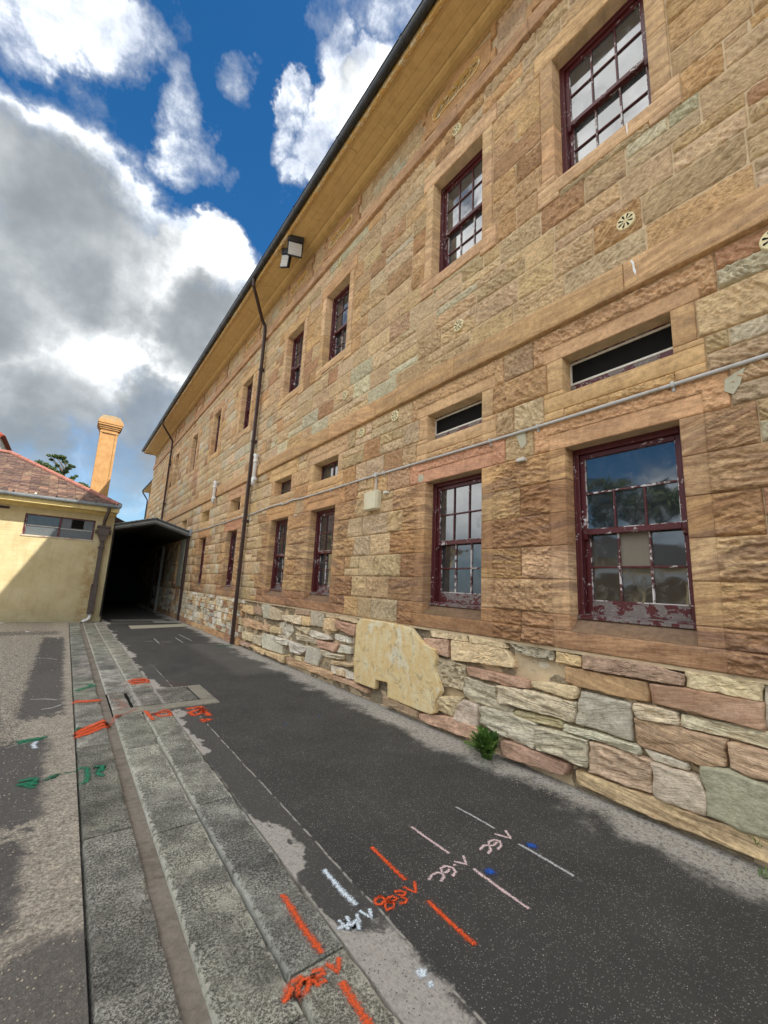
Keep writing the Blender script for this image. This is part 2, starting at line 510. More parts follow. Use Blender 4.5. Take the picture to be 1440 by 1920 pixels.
M = {}
M['stone'] = stone_mat()
M['mortar'] = plain('lime_mortar', s2l((206, 184, 150)), 0.95, 0.1, var=0.25, scale=9.0, bmp=0.004, bscale=90, dirt=s2l((150, 130, 105)), dirtamt=0.5)
M['maroon'] = peeling('maroon_paint', (0.085, 0.012, 0.014), (0.62, 0.58, 0.55), 0.70, 0.80)
M['maroon_worn'] = peeling('worn_maroon_paint', (0.085, 0.012, 0.014), (0.62, 0.58, 0.56), 0.615, 0.69)
M['maroon_rail'] = peeling('weathered_rail', (0.085, 0.012, 0.014), (0.34, 0.31, 0.29), 0.50, 0.53, wood=(0.24, 0.21, 0.19))
M['putty'] = peeling('glazing_putty', (0.10, 0.02, 0.02), (0.66, 0.62, 0.60), 0.50, 0.75)


def glass_mat(name, base, rough=0.03, ior=1.75, film=0.12):
    m, gg, p, o = new_mat(name)
    P = gpos(gg)
    f = gg.mr(gg.noise(P, 6.0, 6, 0.7, 0.8), 0.45, 0.75)
    c = gg.mix(gg.m('MULTIPLY', f, film), base, (0.35, 0.36, 0.36))
    gg.put(p, 'Base Color', c)
    gg.put(p, 'Roughness', gg.mr(f, 0, 1, rough, rough + 0.12))
    p.inputs['IOR'].default_value = ior
    bump(gg, p, gg.noise(P, 2.2, 2, 0.5), 0.0035)
    return m


M['glass'] = glass_mat('old_window_glass', (0.022, 0.027, 0.030), ior=2.1)
M['glass_pale'] = glass_mat('filmy_window_glass', (0.05, 0.055, 0.055), 0.03, 2.5, 0.2)
M['blind'] = plain('painted_over_pane', s2l((120, 112, 98)), 0.4, 0.4, var=0.08)
M['curtain'] = plain('pale_curtain', s2l((170, 160, 130)), 0.9, 0.1, var=0.15)
M['dark'] = plain('dark_void', (0.012, 0.011, 0.010), 0.9, 0.1)
M['screen_frame'] = plain('screen_frame_metal', s2l((214, 210, 198)), 0.5, 0.4, var=0.15, scale=40, dirt=(0.35, 0.3, 0.24), dirtamt=0.4)
M['soffit'] = plain('ochre_soffit_paint', s2l((214, 184, 128)), 0.75, 0.2, var=0.12, scale=3.0, dirt=s2l((176, 146, 96)), dirtamt=0.5, bmp=0.0015, bscale=30)
M['fascia'] = peeling('flaking_ochre_fascia', s2l((205, 165, 95)), s2l((225, 215, 185)), 0.55, 0.66, wood=(0.16, 0.11, 0.06))
M['gutter'] = plain('black_iron_gutter', (0.016, 0.018, 0.020), 0.5, 0.4, var=0.4, scale=30, dirt=(0.06, 0.055, 0.05), dirtamt=0.7)
M['downpipe'] = plain('brown_iron_downpipe', s2l((70, 52, 46)), 0.55, 0.35, var=0.2, scale=20, bmp=0.001, dirt=s2l((50, 44, 40)), dirtamt=0.6)
M['cream'] = plain('cream_paint', s2l((228, 214, 168)), 0.6, 0.3, var=0.12, scale=60, dirt=s2l((170, 150, 105)), dirtamt=0.5)
M['conduit'] = plain('dull_white_conduit', (0.52, 0.51, 0.48), 0.5, 0.3, var=0.1, dirt=s2l((160, 150, 130)), dirtamt=0.5)
M['pvc'] = plain('white_plastic_pipe', (0.78, 0.77, 0.74), 0.4, 0.4, var=0.08, dirt=s2l((190, 180, 160)), dirtamt=0.5)
M['roof_dark'] = plain('dark_slate_roof', (0.07, 0.065, 0.06), 0.85, 0.2, var=0.3, scale=8)
M['render'] = None

# ------------------------------------------------------------------ ground
def boxm(gg, x, y, x0, x1, y0, y1, s):
    a = gg.m('MULTIPLY', gg.mr(x, x0 - s, x0 + s), gg.mr(x, x1 - s, x1 + s, 1.0, 0.0))
    b = gg.m('MULTIPLY', gg.mr(y, y0 - s, y0 + s), gg.mr(y, y1 - s, y1 + s, 1.0, 0.0))
    return gg.m('MULTIPLY', a, b)


def ground_mat():
    m, gg, p, o = new_mat('asphalt_and_gravel')
    P = gpos(gg)
    x, y, z = gg.sep(P)
    n = gg.noise(P, 7.0, 7, 0.72, 0.3, col=True)
    ns = gg.sep(n)
    n2 = gg.noise(P, 1.6, 5, 0.65)
    wx = gg.m('ADD', x, gg.m('MULTIPLY', gg.m('SUBTRACT', ns[0], 0.5), 0.30))
    wy = gg.m('ADD', y, gg.m('MULTIPLY', gg.m('SUBTRACT', ns[1], 0.5), 1.2))
    # asphalt with light aggregate chips
    chip = gg.vor(P, 105.0)
    chipc = gg.sep(gg.vor(P, 105.0, out='Color'))[0]
    chips = gg.m('MULTIPLY', gg.mr(chip, 0.20, 0.42, 1.0, 0.0), gg.mr(chipc, 0.40, 0.95))
    bright = gg.m('MULTIPLY', gg.mr(gg.vor(P, 48.0), 0.06, 0.15, 1.0, 0.0), gg.mr(gg.sep(gg.vor(P, 48.0, out='Color'))[1], 0.70, 0.9))
    fine = gg.noise(P, 210.0, 3, 0.7)
    asp = gg.mix(gg.m('MULTIPLY', chips, 0.85), (0.058, 0.056, 0.052), (0.29, 0.28, 0.255))
    asp = gg.mix(gg.m('MULTIPLY', bright, 1.0), asp, (0.75, 0.72, 0.66))
    asp = gg.mix(1.0, asp, gg.ramp(fine, [(0.25, (0.65,) * 3), (0.75, (1.4,) * 3)]), 'MULTIPLY')
    asp = gg.mix(1.0, asp, gg.ramp(n2, [(0.25, (0.85, 0.84, 0.82)), (0.75, (1.35, 1.32, 1.26))]), 'MULTIPLY')
    # older lighter strip between the kerb stones and the saw cut
    strip = gg.m('MULTIPLY', gg.mr(x, 1.485, 1.50, 1.0, 0.0), gg.mr(y, 8.6, 9.0, 1.0, 0.0))
    asp = gg.mix(gg.m('MULTIPLY', strip, 0.30), asp, (0.14, 0.13, 0.115))
    # dust and grit
    dust = gg.mix(gg.noise(P, 60.0, 5, 0.75), (0.33, 0.30, 0.255), (0.66, 0.61, 0.53))
    dust = gg.mix(gg.m('MULTIPLY', gg.mr(gg.vor(P, 70.0), 0.12, 0.3, 1.0, 0.0), gg.mr(gg.sep(gg.vor(P, 70.0, out='Color'))[0], 0.75, 0.95)), dust, (0.58, 0.55, 0.48))
    dust = gg.mix(gg.m('MULTIPLY', gg.mr(gg.vor(P, 62.0), 0.10, 0.3, 1.0, 0.0), gg.mr(gg.sep(gg.vor(P, 62.0, out='Color'))[2], 0.80, 0.95)), dust, (0.08, 0.07, 0.06))
    brk = gg.mr(gg.noise(P, 30.0, 7, 0.82, 0.4), 0.36, 0.54)
    wallb = gg.mr(gg.m('ADD', wx, gg.m('MULTIPLY', gg.m('SUBTRACT', n2, 0.5), 1.1)), 3.20, 3.50)
    d1 = gg.m('MULTIPLY', wallb, gg.m('ADD', gg.m('MULTIPLY', brk, 0.80), gg.m('MULTIPLY', wallb, 0.14)))
    kn = gg.noise(gg.comb(gg.m('MULTIPLY', x, 2.0), gg.m('MULTIPLY', y, 1.35), 3.7), 1.0, 5, 0.65)
    kw = gg.m('ADD', gg.mr(kn, 0.44, 0.64, 0.0, 0.17), gg.m('MULTIPLY', gg.m('SUBTRACT', ns[0], 0.5), 0.10))
    kerb = gg.m('MULTIPLY', gg.mr(gg.m('SUBTRACT', x, kw), 1.225, 1.262, 1.0, 0.0), gg.mr(x, 1.2, 1.21))
    near = boxm(gg, wx, gg.m('ADD', y, gg.m('MULTIPLY', gg.m('SUBTRACT', ns[2], 0.5), 0.4)), 1.2, 1.47, -4.0, 1.84, 0.03)
    d2 = gg.m('MULTIPLY', gg.m('MAXIMUM', kerb, near), gg.m('ADD', gg.m('MULTIPLY', brk, 0.3), 0.62))
    cut = gg.m('MULTIPLY', gg.m('SUBTRACT', gg.mr(gg.m('ABSOLUTE', gg.m('SUBTRACT', x, gg.m('ADD', 1.483, gg.m('MULTIPLY', gg.noise(P, 3.0, 3), 0.03)))), 0.003, 0.009, 1.0, 0.0), 0.0),
               gg.m('MULTIPLY', gg.mr(gg.noise(P, 9.0, 3, 0.6), 0.40, 0.55), gg.mr(y, 8.4, 9.0, 1.0, 0.0)))
    sm = gg.m('MULTIPLY', gg.mr(n2, 0.60, 0.74), gg.mr(gg.noise(P, 14.0, 5, 0.7), 0.45, 0.7))
    edge2 = gg.m('MULTIPLY', boxm(gg, wx, wy, 2.6, 3.5, 7.4, 11.2, 0.12), 0.35)
    dd = gg.m('MAXIMUM', gg.m('MAXIMUM', d1, d2), gg.m('MAXIMUM', gg.m('MULTIPLY', cut, 0.8), gg.m('MULTIPLY', gg.m('MAXIMUM', sm, gg.m('MULTIPLY', edge2, brk)), 0.35)))
    right = gg.mix(gg.m('MINIMUM', dd, 1.0), asp, dust)
    # trodden grit left of the stones, with worn asphalt showing through
    grit = gg.mix(gg.mr(gg.noise(P, 48.0, 7, 0.85), 0.36, 0.62), (0.17, 0.14, 0.105), (0.60, 0.53, 0.42))
    grit = gg.mix(1.0, grit, gg.ramp(gg.noise(P, 9.0, 7, 0.8, 0.3), [(0.30, (0.62, 0.60, 0.57)), (0.48, (0.95, 0.95, 0.95)), (0.66, (1.28, 1.26, 1.2))]), 'MULTIPLY')
    cl_ = gg.m('MULTIPLY', gg.mr(gg.noise(gg.v('ADD', P, (5, 3, 1)), 19.0, 5, 0.7), 0.50, 0.60), gg.mr(x, 0.1, -0.3))
    grit = gg.mix(gg.m('MULTIPLY', cl_, 0.75), grit, (0.66, 0.60, 0.48))
    ck_ = gg.m('MULTIPLY', gg.mr(gg.noise(gg.v('ADD', P, (1, 9, 4)), 21.0, 5, 0.7), 0.54, 0.64), gg.mr(x, 0.1, -0.3))
    grit = gg.mix(gg.m('MULTIPLY', ck_, 0.75), grit, (0.13, 0.10, 0.075))
    pv = gg.vor(P, 60.0)
    pvc = gg.sep(gg.vor(P, 60.0, out='Color'))
    coarse = gg.mr(x, 0.02, -0.25, 0.35, 1.0)
    peb = gg.m('MULTIPLY', gg.mr(pv, 0.22, 0.50, 1.0, 0.0), gg.m('MULTIPLY', gg.mr(pvc[0], 0.25, 0.7), coarse))
    grit = gg.mix(gg.m('MULTIPLY', peb, 0.8), grit, gg.mix(pvc[1], (0.36, 0.30, 0.22), (0.72, 0.66, 0.54)))
    grit = gg.mix(gg.m('MULTIPLY', gg.mr(pv, 0.45, 0.62), gg.m('MULTIPLY', coarse, 0.7)), grit, (0.075, 0.062, 0.05))
    pa = boxm(gg, wx, wy, -0.22, 0.21, 6.2, 13.3, 0.05)
    pb = boxm(gg, wx, wy, -0.45, 0.10, 3.7, 5.45, 0.06)
    pc = boxm(gg, wx, wy, -1.2, 0.05, 2.75, 3.5, 0.05)
    pd = boxm(gg, wx, gg.m('ADD', y, gg.m('MULTIPLY', gg.m('SUBTRACT', ns[2], 0.5), 0.5)), -2.0, 0.6, -4.0, 2.55, 0.05)
    pe = boxm(gg, wx, wy, -1.6, -0.3, 5.2, 6.3, 0.15)
    pf = boxm(gg, wx, wy, -3.0, 0.1, 13.9, 14.7, 0.1)
    pat = gg.m('MAXIMUM', gg.m('MAXIMUM', pa, pb), gg.m('MAXIMUM', pc, gg.m('MAXIMUM', gg.m('MULTIPLY', pd, 0.85), gg.m('MAXIMUM', gg.m('MULTIPLY', pe, 0.7), gg.m('MULTIPLY', pf, 0.7)))))
    pat = gg.m('MULTIPLY', pat, gg.mr(gg.noise(P, 26.0, 5, 0.75), 0.30, 0.50, 0.72, 1.0))
    asl = gg.mix(0.25, asp, (0.16, 0.14, 0.12))
    left = gg.mix(pat, grit, asl)
    c = gg.mix(gg.mr(x, 0.60, 0.601), left, right)
    gg.put(p, 'Base Color', c)
    p.inputs['Roughness'].default_value = 0.9
    p.inputs['Specular IOR Level'].default_value = 0.3
    h = gg.m('ADD', gg.m('MULTIPLY', gg.mr(chip, 0.0, 0.5, 1.0, 0.0), 0.5), fine)
    h = gg.m('ADD', h, gg.m('MULTIPLY', peb, 1.2))
    b1 = bump(gg, p, gg.m('ADD', h, gg.m('MULTIPLY', n2, 6.0)), 0.0035, 0.9)
    return m


M['ground'] = ground_mat()


def slab_mat():
    m, gg, p, o = new_mat('weathered_kerb_stone')
    at = gg.n('ShaderNodeAttribute', attribute_name='tint')
    P = gpos(gg)
    x, y, z = gg.sep(P)
    n = gg.noise(P, 75.0, 6, 0.80)
    big = gg.noise(P, 4.5, 5, 0.7, 0.3)
    li = gg.mr(n, 0.45, 0.58)
    c = gg.mix(gg.m('MULTIPLY', li, gg.mr(big, 0.32, 0.62, 0.30, 1.0)), (0.125, 0.120, 0.102), (0.50, 0.485, 0.41))
    c = gg.mix(gg.mr(gg.noise(P, 150.0, 2, 0.6), 0.35, 0.45, 0.75, 0.0), c, (0.05, 0.048, 0.04))
    # dry grey fans of fine dust and green damp
    c = gg.mix(gg.m('MULTIPLY', gg.mr(gg.noise(P, 3.4, 7, 0.78, 0.5), 0.48, 0.68), 0.62), c, (0.46, 0.44, 0.37))
    c = gg.mix(gg.m('MULTIPLY', gg.mr(gg.noise(P, 1.1, 3, 0.6), 0.55, 0.75), 0.18), c, (0.09, 0.11, 0.05))
    c = gg.mix(1.0, c, gg.ramp(gg.noise(gg.v('ADD', P, (2, 5, 1)), 1.9, 5, 0.7, 0.3), [(0.32, (0.60, 0.59, 0.57)), (0.48, (0.95, 0.95, 0.94)), (0.64, (1.45, 1.44, 1.38))]), 'MULTIPLY')
    # worn pale arris along the stone edges (x of every long edge)
    e = 9.0
    for ex in (0.665, 0.955, 0.967, 1.233):
        e = gg.m('MINIMUM', e, gg.m('ABSOLUTE', gg.m('SUBTRACT', x, ex)))
    en = gg.noise(P, 24.0, 5, 0.75)
    c = gg.mix(gg.m('MULTIPLY', gg.mr(gg.m('SUBTRACT', e, gg.m('MULTIPLY', gg.mr(en, 0.35, 0.75), 0.045)), -0.006, 0.006, 1.0, 0.0), 0.7), c, (0.58, 0.555, 0.47))
    c = gg.mix(1.0, c, at.outputs['Color'], 'MULTIPLY')
    gg.put(p, 'Base Color', c)
    p.inputs['Roughness'].default_value = 0.92
    p.inputs['Specular IOR Level'].default_value = 0.25
    h = gg.m('ADD', gg.m('MULTIPLY', n, 1.0), gg.m('MULTIPLY', gg.noise(P, 140.0, 3, 0.7), 0.8))
    bump(gg, p, gg.m('ADD', h, gg.m('MULTIPLY', big, 2.0)), 0.005, 1.0)
    return m


M['slab'] = slab_mat()

# one ground sheet, with a shallow trench where the kerb stones lie
gx = [-400, -60, -12, -3, -0.6, 0.30, 0.302, 1.245, 1.247, 2.2, 3.7, 12, 60, 400]
gy = [-400, -60, -10, -2, 1, 4, 8, 12, 17.0, 17.02, 30, 60, 400]
V = []; F = []
for j, yy in enumerate(gy):
    for i, xx in enumerate(gx):
        inside = 6 <= i <= 7 and j <= 8
        V.append((xx, yy, -0.055 if inside else 0.0))
nxg = len(gx)
for j in range(len(gy) - 1):
    for i in range(nxg - 1):
        F.append((j * nxg + i, j * nxg + i + 1, (j + 1) * nxg + i + 1, (j + 1) * nxg + i))
ground = mesh_from('ground', V, F, M['ground'], origin=(0, 0, 0))
tag(ground, kind='structure')

SLAB_Z = 0.012


def slab(x0, x1, y0, y1, name='kerb_stone', top=SLAB_Z, ch=0.010, mat=None, bottom=-0.05):
    """stone with softly worn, slightly wavy edges"""
    k = rnd.uniform(0.82, 1.18)
    tnt = (k * rnd.uniform(.97, 1.03), k, k * rnd.uniform(.95, 1.02), 1)
    ny = max(3, int((y1 - y0) / 0.06)); nx = 6
    ss = rnd.randrange(1000)
    ys = np.linspace(y0, y1, ny + 1)
    us = np.array([0, 0.03, 0.1, 0.5, 0.9, 0.97, 1.0])
    dz = np.array([-0.045, -0.5 * ch * .4, 0, 0.0, 0, -0.5 * ch * .4, -0.045])
    X, Y = np.meshgrid(x0 + us * (x1 - x0), ys)
    Z = np.tile(dz, (ny + 1, 1)) + top
    Z[:, 1:-1] += (vnoise(X[:, 1:-1] * 14, Y[:, 1:-1] * 14, ss) - 0.5) * 0.006
    Z[:, 1] -= sstep(.62, .9, vnoise(Y[:, 1] * 11, Y[:, 1] * 0, ss + 1)) * 0.010
    Z[:, -2] -= sstep(.62, .9, vnoise(Y[:, 1] * 11, Y[:, 1] * 0, ss + 2)) * 0.010
    X[:, 0] += (vnoise(Y[:, 0] * 9, Y[:, 0] * 0, ss + 3) - .5) * 0.006
    X[:, -1] += (vnoise(Y[:, 0] * 9, Y[:, 0] * 0, ss + 4) - .5) * 0.006
    Y[0, :] += 0.004; Y[-1, :] -= 0.004
    Z[1, 1:-1] -= 0.001; Z[-2, 1:-1] -= 0.001
    V = [tuple(v) for v in np.stack([X.ravel(), Y.ravel(), Z.ravel()], 1)]
    F = []
    nn = len(us)
    for j in range(ny):
        for i in range(nn - 1):
            F.append((j * nn + i, j * nn + i + 1, (j + 1) * nn + i + 1, (j + 1) * nn + i))
    for j in (0, ny):
        b = len(V)
        for i in range(nn):
            v = V[j * nn + i]; V.append((v[0], v[1], bottom))
        for i in range(nn - 1):
            q = (j * nn + i, b + i, b + i + 1, j * nn + i + 1)
            F.append(q if j == 0 else q[::-1])
    return mesh_from(name, V, F, mat or M['slab'], ground, False, {'tint': tnt})


JA = [-6.2, -4.6, -3.0, -1.4, 0.15, 1.72, 3.30, 4.95, 5.95, 6.5, 8.15, 9.8, 11.4, 13.1, 14.7, 16.9]
JB = [-6.2, -4.7, -3.1, -1.5, 0.05, 1.62, 3.15, 4.72, 5.88]
JB2 = [6.96, 8.6, 10.2, 11.8, 13.4, 15.0, 16.9]
JC = [-6.2, -4.5, -2.9, -1.35, 0.2, 1.79, 3.36, 4.95, 5.88]
JC2 = [6.96, 8.4, 10.0, 11.6, 13.2, 14.9, 16.9]
for a, b in zip(JA[:-1], JA[1:]): slab(0.312, 0.578, a + .003, b - .003)
for L_, xa, xb in ((JB, 0.664, 0.956), (JB2, 0.664, 0.956), (JC, 0.966, 1.236), (JC2, 0.966, 1.236)):
    for a, b in zip(L_[:-1], L_[1:]):
        slab(xa, xb, a + .003, b - .003)
# silted channel bed
chm = plain('silt', s2l((136, 127, 114)), 0.95, 0.1, var=0.3, scale=30, bmp=0.003, bscale=120, dirt=s2l((90, 80, 68)), dirtamt=0.7)
ch = MB(); ch.box(0.575, 0.668, -6.2, 16.9, -0.05, -0.010)
ch.build('drain_channel', chm, ground)
# access pit set into the stones
slab(0.672, 0.868, 5.98, 6.90, 'pit_stone', SLAB_Z + .002)
slab(0.890, 1.665, 6.12, 6.90, 'pit_cover', SLAB_Z + .008, bottom=0.002)
pal = plain('pale_concrete', s2l((150, 144, 128)), 0.9, 0.2, var=0.3, scale=50, bmp=0.002, bscale=150, dirt=s2l((105, 100, 90)), dirtamt=0.7)
pf = MB()
pf.box(0.672, 1.86, 5.89, 6.105, -0.05, SLAB_Z + .003, ch=.006)
pf.box(1.68, 1.86, 6.115, 6.95, 0.001, SLAB_Z + .002, ch=.006)
pf.box(0.672, 1.675, 6.912, 6.955, -0.05, SLAB_Z + .001, ch=.004)
pf.build('pit_surround', pal, ground)
bed = MB(); bed.box(0.66, 1.24, 5.885, 6.96, -0.05, -0.003)
bed.build('pit_bedding', M['dark'], ground)
# pale strip and patches of concrete in front of the covered way
st = MB(); st.prism([(1.80, 14.85), (3.42, 15.25), (3.60, 16.1), (1.83, 15.75)], 'z', -.01, 0.006)
st.build('concrete_strip', plain('light_concrete', s2l((178, 172, 150)), 0.9, 0.2, var=0.15, scale=20, bmp=0.002), ground)
for a, b, c_, d, k in ((1.5, 3.2, 17.35, 17.95, 130), (1.4, 2.6, 16.5, 16.9, 100), (2.7, 3.5, 16.6, 17.2, 150)):
    q = MB(); q.box(a, b, c_, d, -.01, 0.005); q.build('concrete_patch', plain('patch_concrete', s2l((k, k - 3, k - 12)), 0.9, 0.2, var=0.2, scale=12), ground)


# ------------------------------------------------------------------ sprayed paint marks
def spray_mat(name, col, soft=1.0, cover=0.9):
    m, gg, p, o = new_mat(name)
    at = gg.n('ShaderNodeAttribute', attribute_name='tint')
    e = gg.sep(at.outputs['Color'])[0]
    P = gpos(gg)
    n = gg.noise(P, 140.0, 5, 0.80)
    k = gg.m('ADD', gg.m('MULTIPLY', e, 1.30 * cover), gg.m('MULTIPLY', gg.m('SUBTRACT', n, 0.5), 2.8))
    k = gg.m('ADD', k, gg.m('MULTIPLY', gg.m('SUBTRACT', gg.noise(P, 55.0, 4, 0.7), 0.5), 1.1))
    a = gg.mr(k, 0.32, 0.32 + 0.95 * soft)
    a = gg.m('MULTIPLY', a, gg.mr(e, 0.02, 0.22))
    c = gg.mix(1.0, col, gg.ramp(n, [(0.3, (0.75,) * 3), (0.7, (1.25,) * 3)]), 'MULTIPLY')
    gg.put(p, 'Base Color', c)
    gg.put(p, 'Alpha', a)
    p.inputs['Roughness'].default_value = 0.8
    return m


SP = {
    'orange': spray_mat('orange_marking_paint', (0.80, 0.105, 0.02)),
    'orange_thin': spray_mat('thin_orange_marking_paint', (0.78, 0.13, 0.04), 1.0, 0.50),
    'white': spray_mat('white_marking_paint', (0.74, 0.82, 0.86)),
    'pink': spray_mat('pale_pink_marking_paint', (0.78, 0.60, 0.57), 1.0, 0.95),
    'grey': spray_mat('faded_white_marking_paint', (0.60, 0.59, 0.57), 1.0, 0.85),
    'green': spray_mat('green_marking_paint', (0.010, 0.20, 0.095)),
    'blue': spray_mat('blue_marking_paint', (0.012, 0.10, 0.45)),
}


def gz(x):
    return (SLAB_Z + 0.006) if 0.312 < x < 0.578 or 0.664 < x < 1.236 else 0.004


def stroke_arrays(strokes, wd):
    V = []; F = []; T = []
    zo = 0
    for pts in strokes:
        zo += 0.0004
        P0 = [np.array(p, float) for p in pts]
        # resample
        Q = [P0[0]]
        for a, b in zip(P0[:-1], P0[1:]):
            n = max(1, int(np.linalg.norm(b - a) / 0.02))
            for i in range(1, n + 1): Q.append(a + (b - a) * i / n)
        d0 = Q[1] - Q[0]; d0 /= np.linalg.norm(d0) + 1e-9
        d1 = Q[-1] - Q[-2]; d1 /= np.linalg.norm(d1) + 1e-9
        Q = [Q[0] - d0 * wd * .6] + Q + [Q[-1] + d1 * wd * .6]
        n = len(Q); b0 = len(V)
        for i, q in enumerate(Q):
            t = Q[min(i + 1, n - 1)] - Q[max(i - 1, 0)]
            t = t / (np.linalg.norm(t) + 1e-9)
            nr = np.array([-t[1], t[0]])
            ww = wd * (1 + 0.25 * (rnd.random() - .5))
            for s_, e in ((-1, 0.0), (-.5, .62), (0, 1.0), (.5, .62), (1, 0.0)):
                v = q + nr * ww * s_
                V.append((v[0], v[1], gz(v[0]) + zo)); 
                e2 = 0.0 if i in (0, n - 1) else e
                T.append((e2, e2, e2, 1))
        for i in range(n - 1):
            for k in range(4):
                a = b0 + i * 5 + k
                F.append((a, a + 1, a + 6, a + 5))
    return V, F, T


def spray(name, strokes, wd, mat):
    V, F, T = stroke_arrays(strokes, wd * 1.32)
    V2, F2, T2 = stroke_arrays(strokes, wd * 2.3)              # thin overspray round every pass of the can
    b = len(V)
    V = V + [(v[0], v[1], v[2] - .0012) for v in V2]
    F = F + [tuple(i + b for i in f) for f in F2]
    T = T + [(t[0] * .36, t[0] * .36, t[0] * .36, 1) for t in T2]
    return mesh_from(name, V, F, SP[mat], ground, False, {'tint': np.array(T, np.float32)})


def spray_dot(cx, cy, r, mat, name='spray_spot'):
    V = [(cx, cy, gz(cx))]; T = [(1, 1, 1, 1)]; F = []
    for ring, e in ((0.5, .85), (1.0, .35), (1.6, 0.0)):
        for k in range(16):
            q = 2 * math.pi * k / 16
            V.append((cx + r * ring * math.cos(q), cy + r * ring * math.sin(q), gz(cx))); T.append((e, e, e, 1))
    for k in range(16):
        F.append((0, 1 + k, 1 + (k + 1) % 16))
        for rr in (0, 1):
            a = 1 + rr * 16
            F.append((a + k, a + 16 + k, a + 16 + (k + 1) % 16, a + (k + 1) % 16))
    return mesh_from(name, V, F, SP[mat], ground, False, {'tint': np.array(T, np.float32)})


spray('spray_line', [[(1.409, 2.293), (1.408, 2.1), (1.416, 1.981)]], .021, 'white')
spray('spray_lettering', [[(1.458, 1.919), (1.434, 1.861), (1.410, 1.934)], [(1.386, 1.924), (1.373, 1.883), (1.342, 1.844)],
                          [(1.336, 1.938), (1.328, 1.895), (1.360, 1.886), (1.345, 1.842)], [(1.333, 1.874), (1.318, 1.901)],
                          [(1.292, 1.936), (1.297, 1.898), (1.303, 1.870)], [(1.260, 1.898), (1.300, 1.895), (1.332, 1.880), (1.372, 1.896)]], .0125, 'white')
spray('spray_line', [[(1.759, 2.319), (1.755, 2.193), (1.749, 2.075), (1.750, 1.984)]], .018, 'orange')
spray('spray_line', [[(1.746, 1.793), (1.739, 1.625), (1.740, 1.480)]], .018, 'orange')
spray('spray_lettering', [[(1.783, 1.943), (1.731, 1.875), (1.703, 1.945)], [(1.556, 1.960), (1.564, 1.927), (1.529, 1.909), (1.504, 1.925), (1.510, 1.948), (1.556, 1.960)],
                          [(1.568, 1.925), (1.611, 1.924), (1.622, 1.896), (1.575, 1.892), (1.568, 1.925), (1.533, 1.886), (1.526, 1.864), (1.565, 1.859), (1.586, 1.878), (1.571, 1.908)],
                          [(1.641, 1.940), (1.668, 1.931), (1.686, 1.904), (1.659, 1.893), (1.637, 1.914), (1.659, 1.865), (1.640, 1.850), (1.611, 1.862)]], .0125, 'orange')
spray('spray_line', [[(2.119, 2.356), (2.121, 2.2), (2.129, 2.017)]], .013, 'pink')
spray('spray_line', [[(2.145, 1.833), (2.143, 1.625), (2.147, 1.471)]], .013, 'pink')
spray('spray_lettering', [[(2.185, 1.951), (2.141, 1.887), (2.098, 1.943)], [(2.077, 1.924), (2.075, 1.915)],
                          [(1.994, 1.859), (2.034, 1.872), (2.047, 1.909), (2.023, 1.943), (1.984, 1.941), (1.964, 1.913), (1.985, 1.899), (2.022, 1.907)],
                          [(1.907, 1.863), (1.945, 1.877), (1.960, 1.902), (1.942, 1.927), (1.900, 1.928), (1.858, 1.908)]], .0115, 'pink')
spray('spray_line', [[(2.578, 2.378), (2.591, 2.234), (2.596, 2.04)]], .013, 'grey')
spray('spray_line', [[(2.586, 1.834), (2.592, 1.7), (2.595, 1.476)]], .014, 'grey')
spray('spray_lettering', [[(2.640, 1.981), (2.595, 1.902), (2.544, 1.993)],
                          [(2.424, 1.877), (2.474, 1.888), (2.504, 1.925), (2.486, 1.954), (2.440, 1.960), (2.405, 1.932), (2.430, 1.917), (2.481, 1.928)],
                          [(2.334, 1.882), (2.380, 1.894), (2.405, 1.932), (2.375, 1.951), (2.319, 1.933)]], .012, 'pink')
spray_dot(2.21, 1.768, .036, 'blue'); spray_dot(2.643, 1.781, .038, 'blue')
spray_dot(2.24, 4.69, .02, 'blue'); spray_dot(2.74, 4.81, .02, 'blue')
spray('spray_line', [[(1.126, 2.22), (1.121, 1.973), (1.127, 1.816)]], .022, 'orange')
spray('spray_line', [[(1.127, 1.643), (1.123, 1.481), (1.127, 1.32)]], .022, 'orange')
spray('spray_lettering', [[(1.176, 1.747), (1.139, 1.695), (1.116, 1.750)], [(0.910, 1.709), (0.933, 1.745), (0.970, 1.757), (1.005, 1.754)],
                          [(0.956, 1.682), (1.0, 1.695), (1.026, 1.731), (1.004, 1.746), (0.973, 1.726), (0.960, 1.683)],
                          [(1.05, 1.75), (1.091, 1.74), (1.088, 1.72), (1.051, 1.723), (1.077, 1.689), (1.042, 1.692), (1.038, 1.719)], [(.90, 1.70), (.93, 1.715), (.95, 1.735)]], .017, 'orange')
spray_dot(1.44, 1.51, .03, 'white'); spray_dot(1.435, 1.45, .02, 'white')
spray('spray_scribble', [[(0.991, 7.572), (1.092, 7.688), (1.240, 7.662), (1.223, 7.424), (1.053, 7.348), (1.011, 7.484), (1.158, 7.494), (1.20, 7.60), (1.05, 7.60)]], .05, 'orange')
spray('spray_line', [[(0.885, 7.352), (1.045, 7.276), (1.233, 7.070)]], .022, 'orange_thin')
spray('spray_line', [[(1.435, 7.325), (1.557, 7.149), (1.695, 7.068)]], .018, 'orange_thin')
spray('spray_line', [[(0.325, 6.665), (0.437, 6.625), (0.570, 6.611)]], .075, 'orange')
spray('spray_scribble', [[(0.318, 5.276), (0.396, 5.317), (0.494, 5.429), (0.572, 5.48)], [(0.318, 5.397), (0.402, 5.517), (0.569, 5.710)], [(.33, 5.34), (.45, 5.46), (.56, 5.58)]], .048, 'orange')
spray('spray_line', [[(.585, 5.50), (.62, 5.60), (0.70, 5.86)]], .04, 'orange_thin')
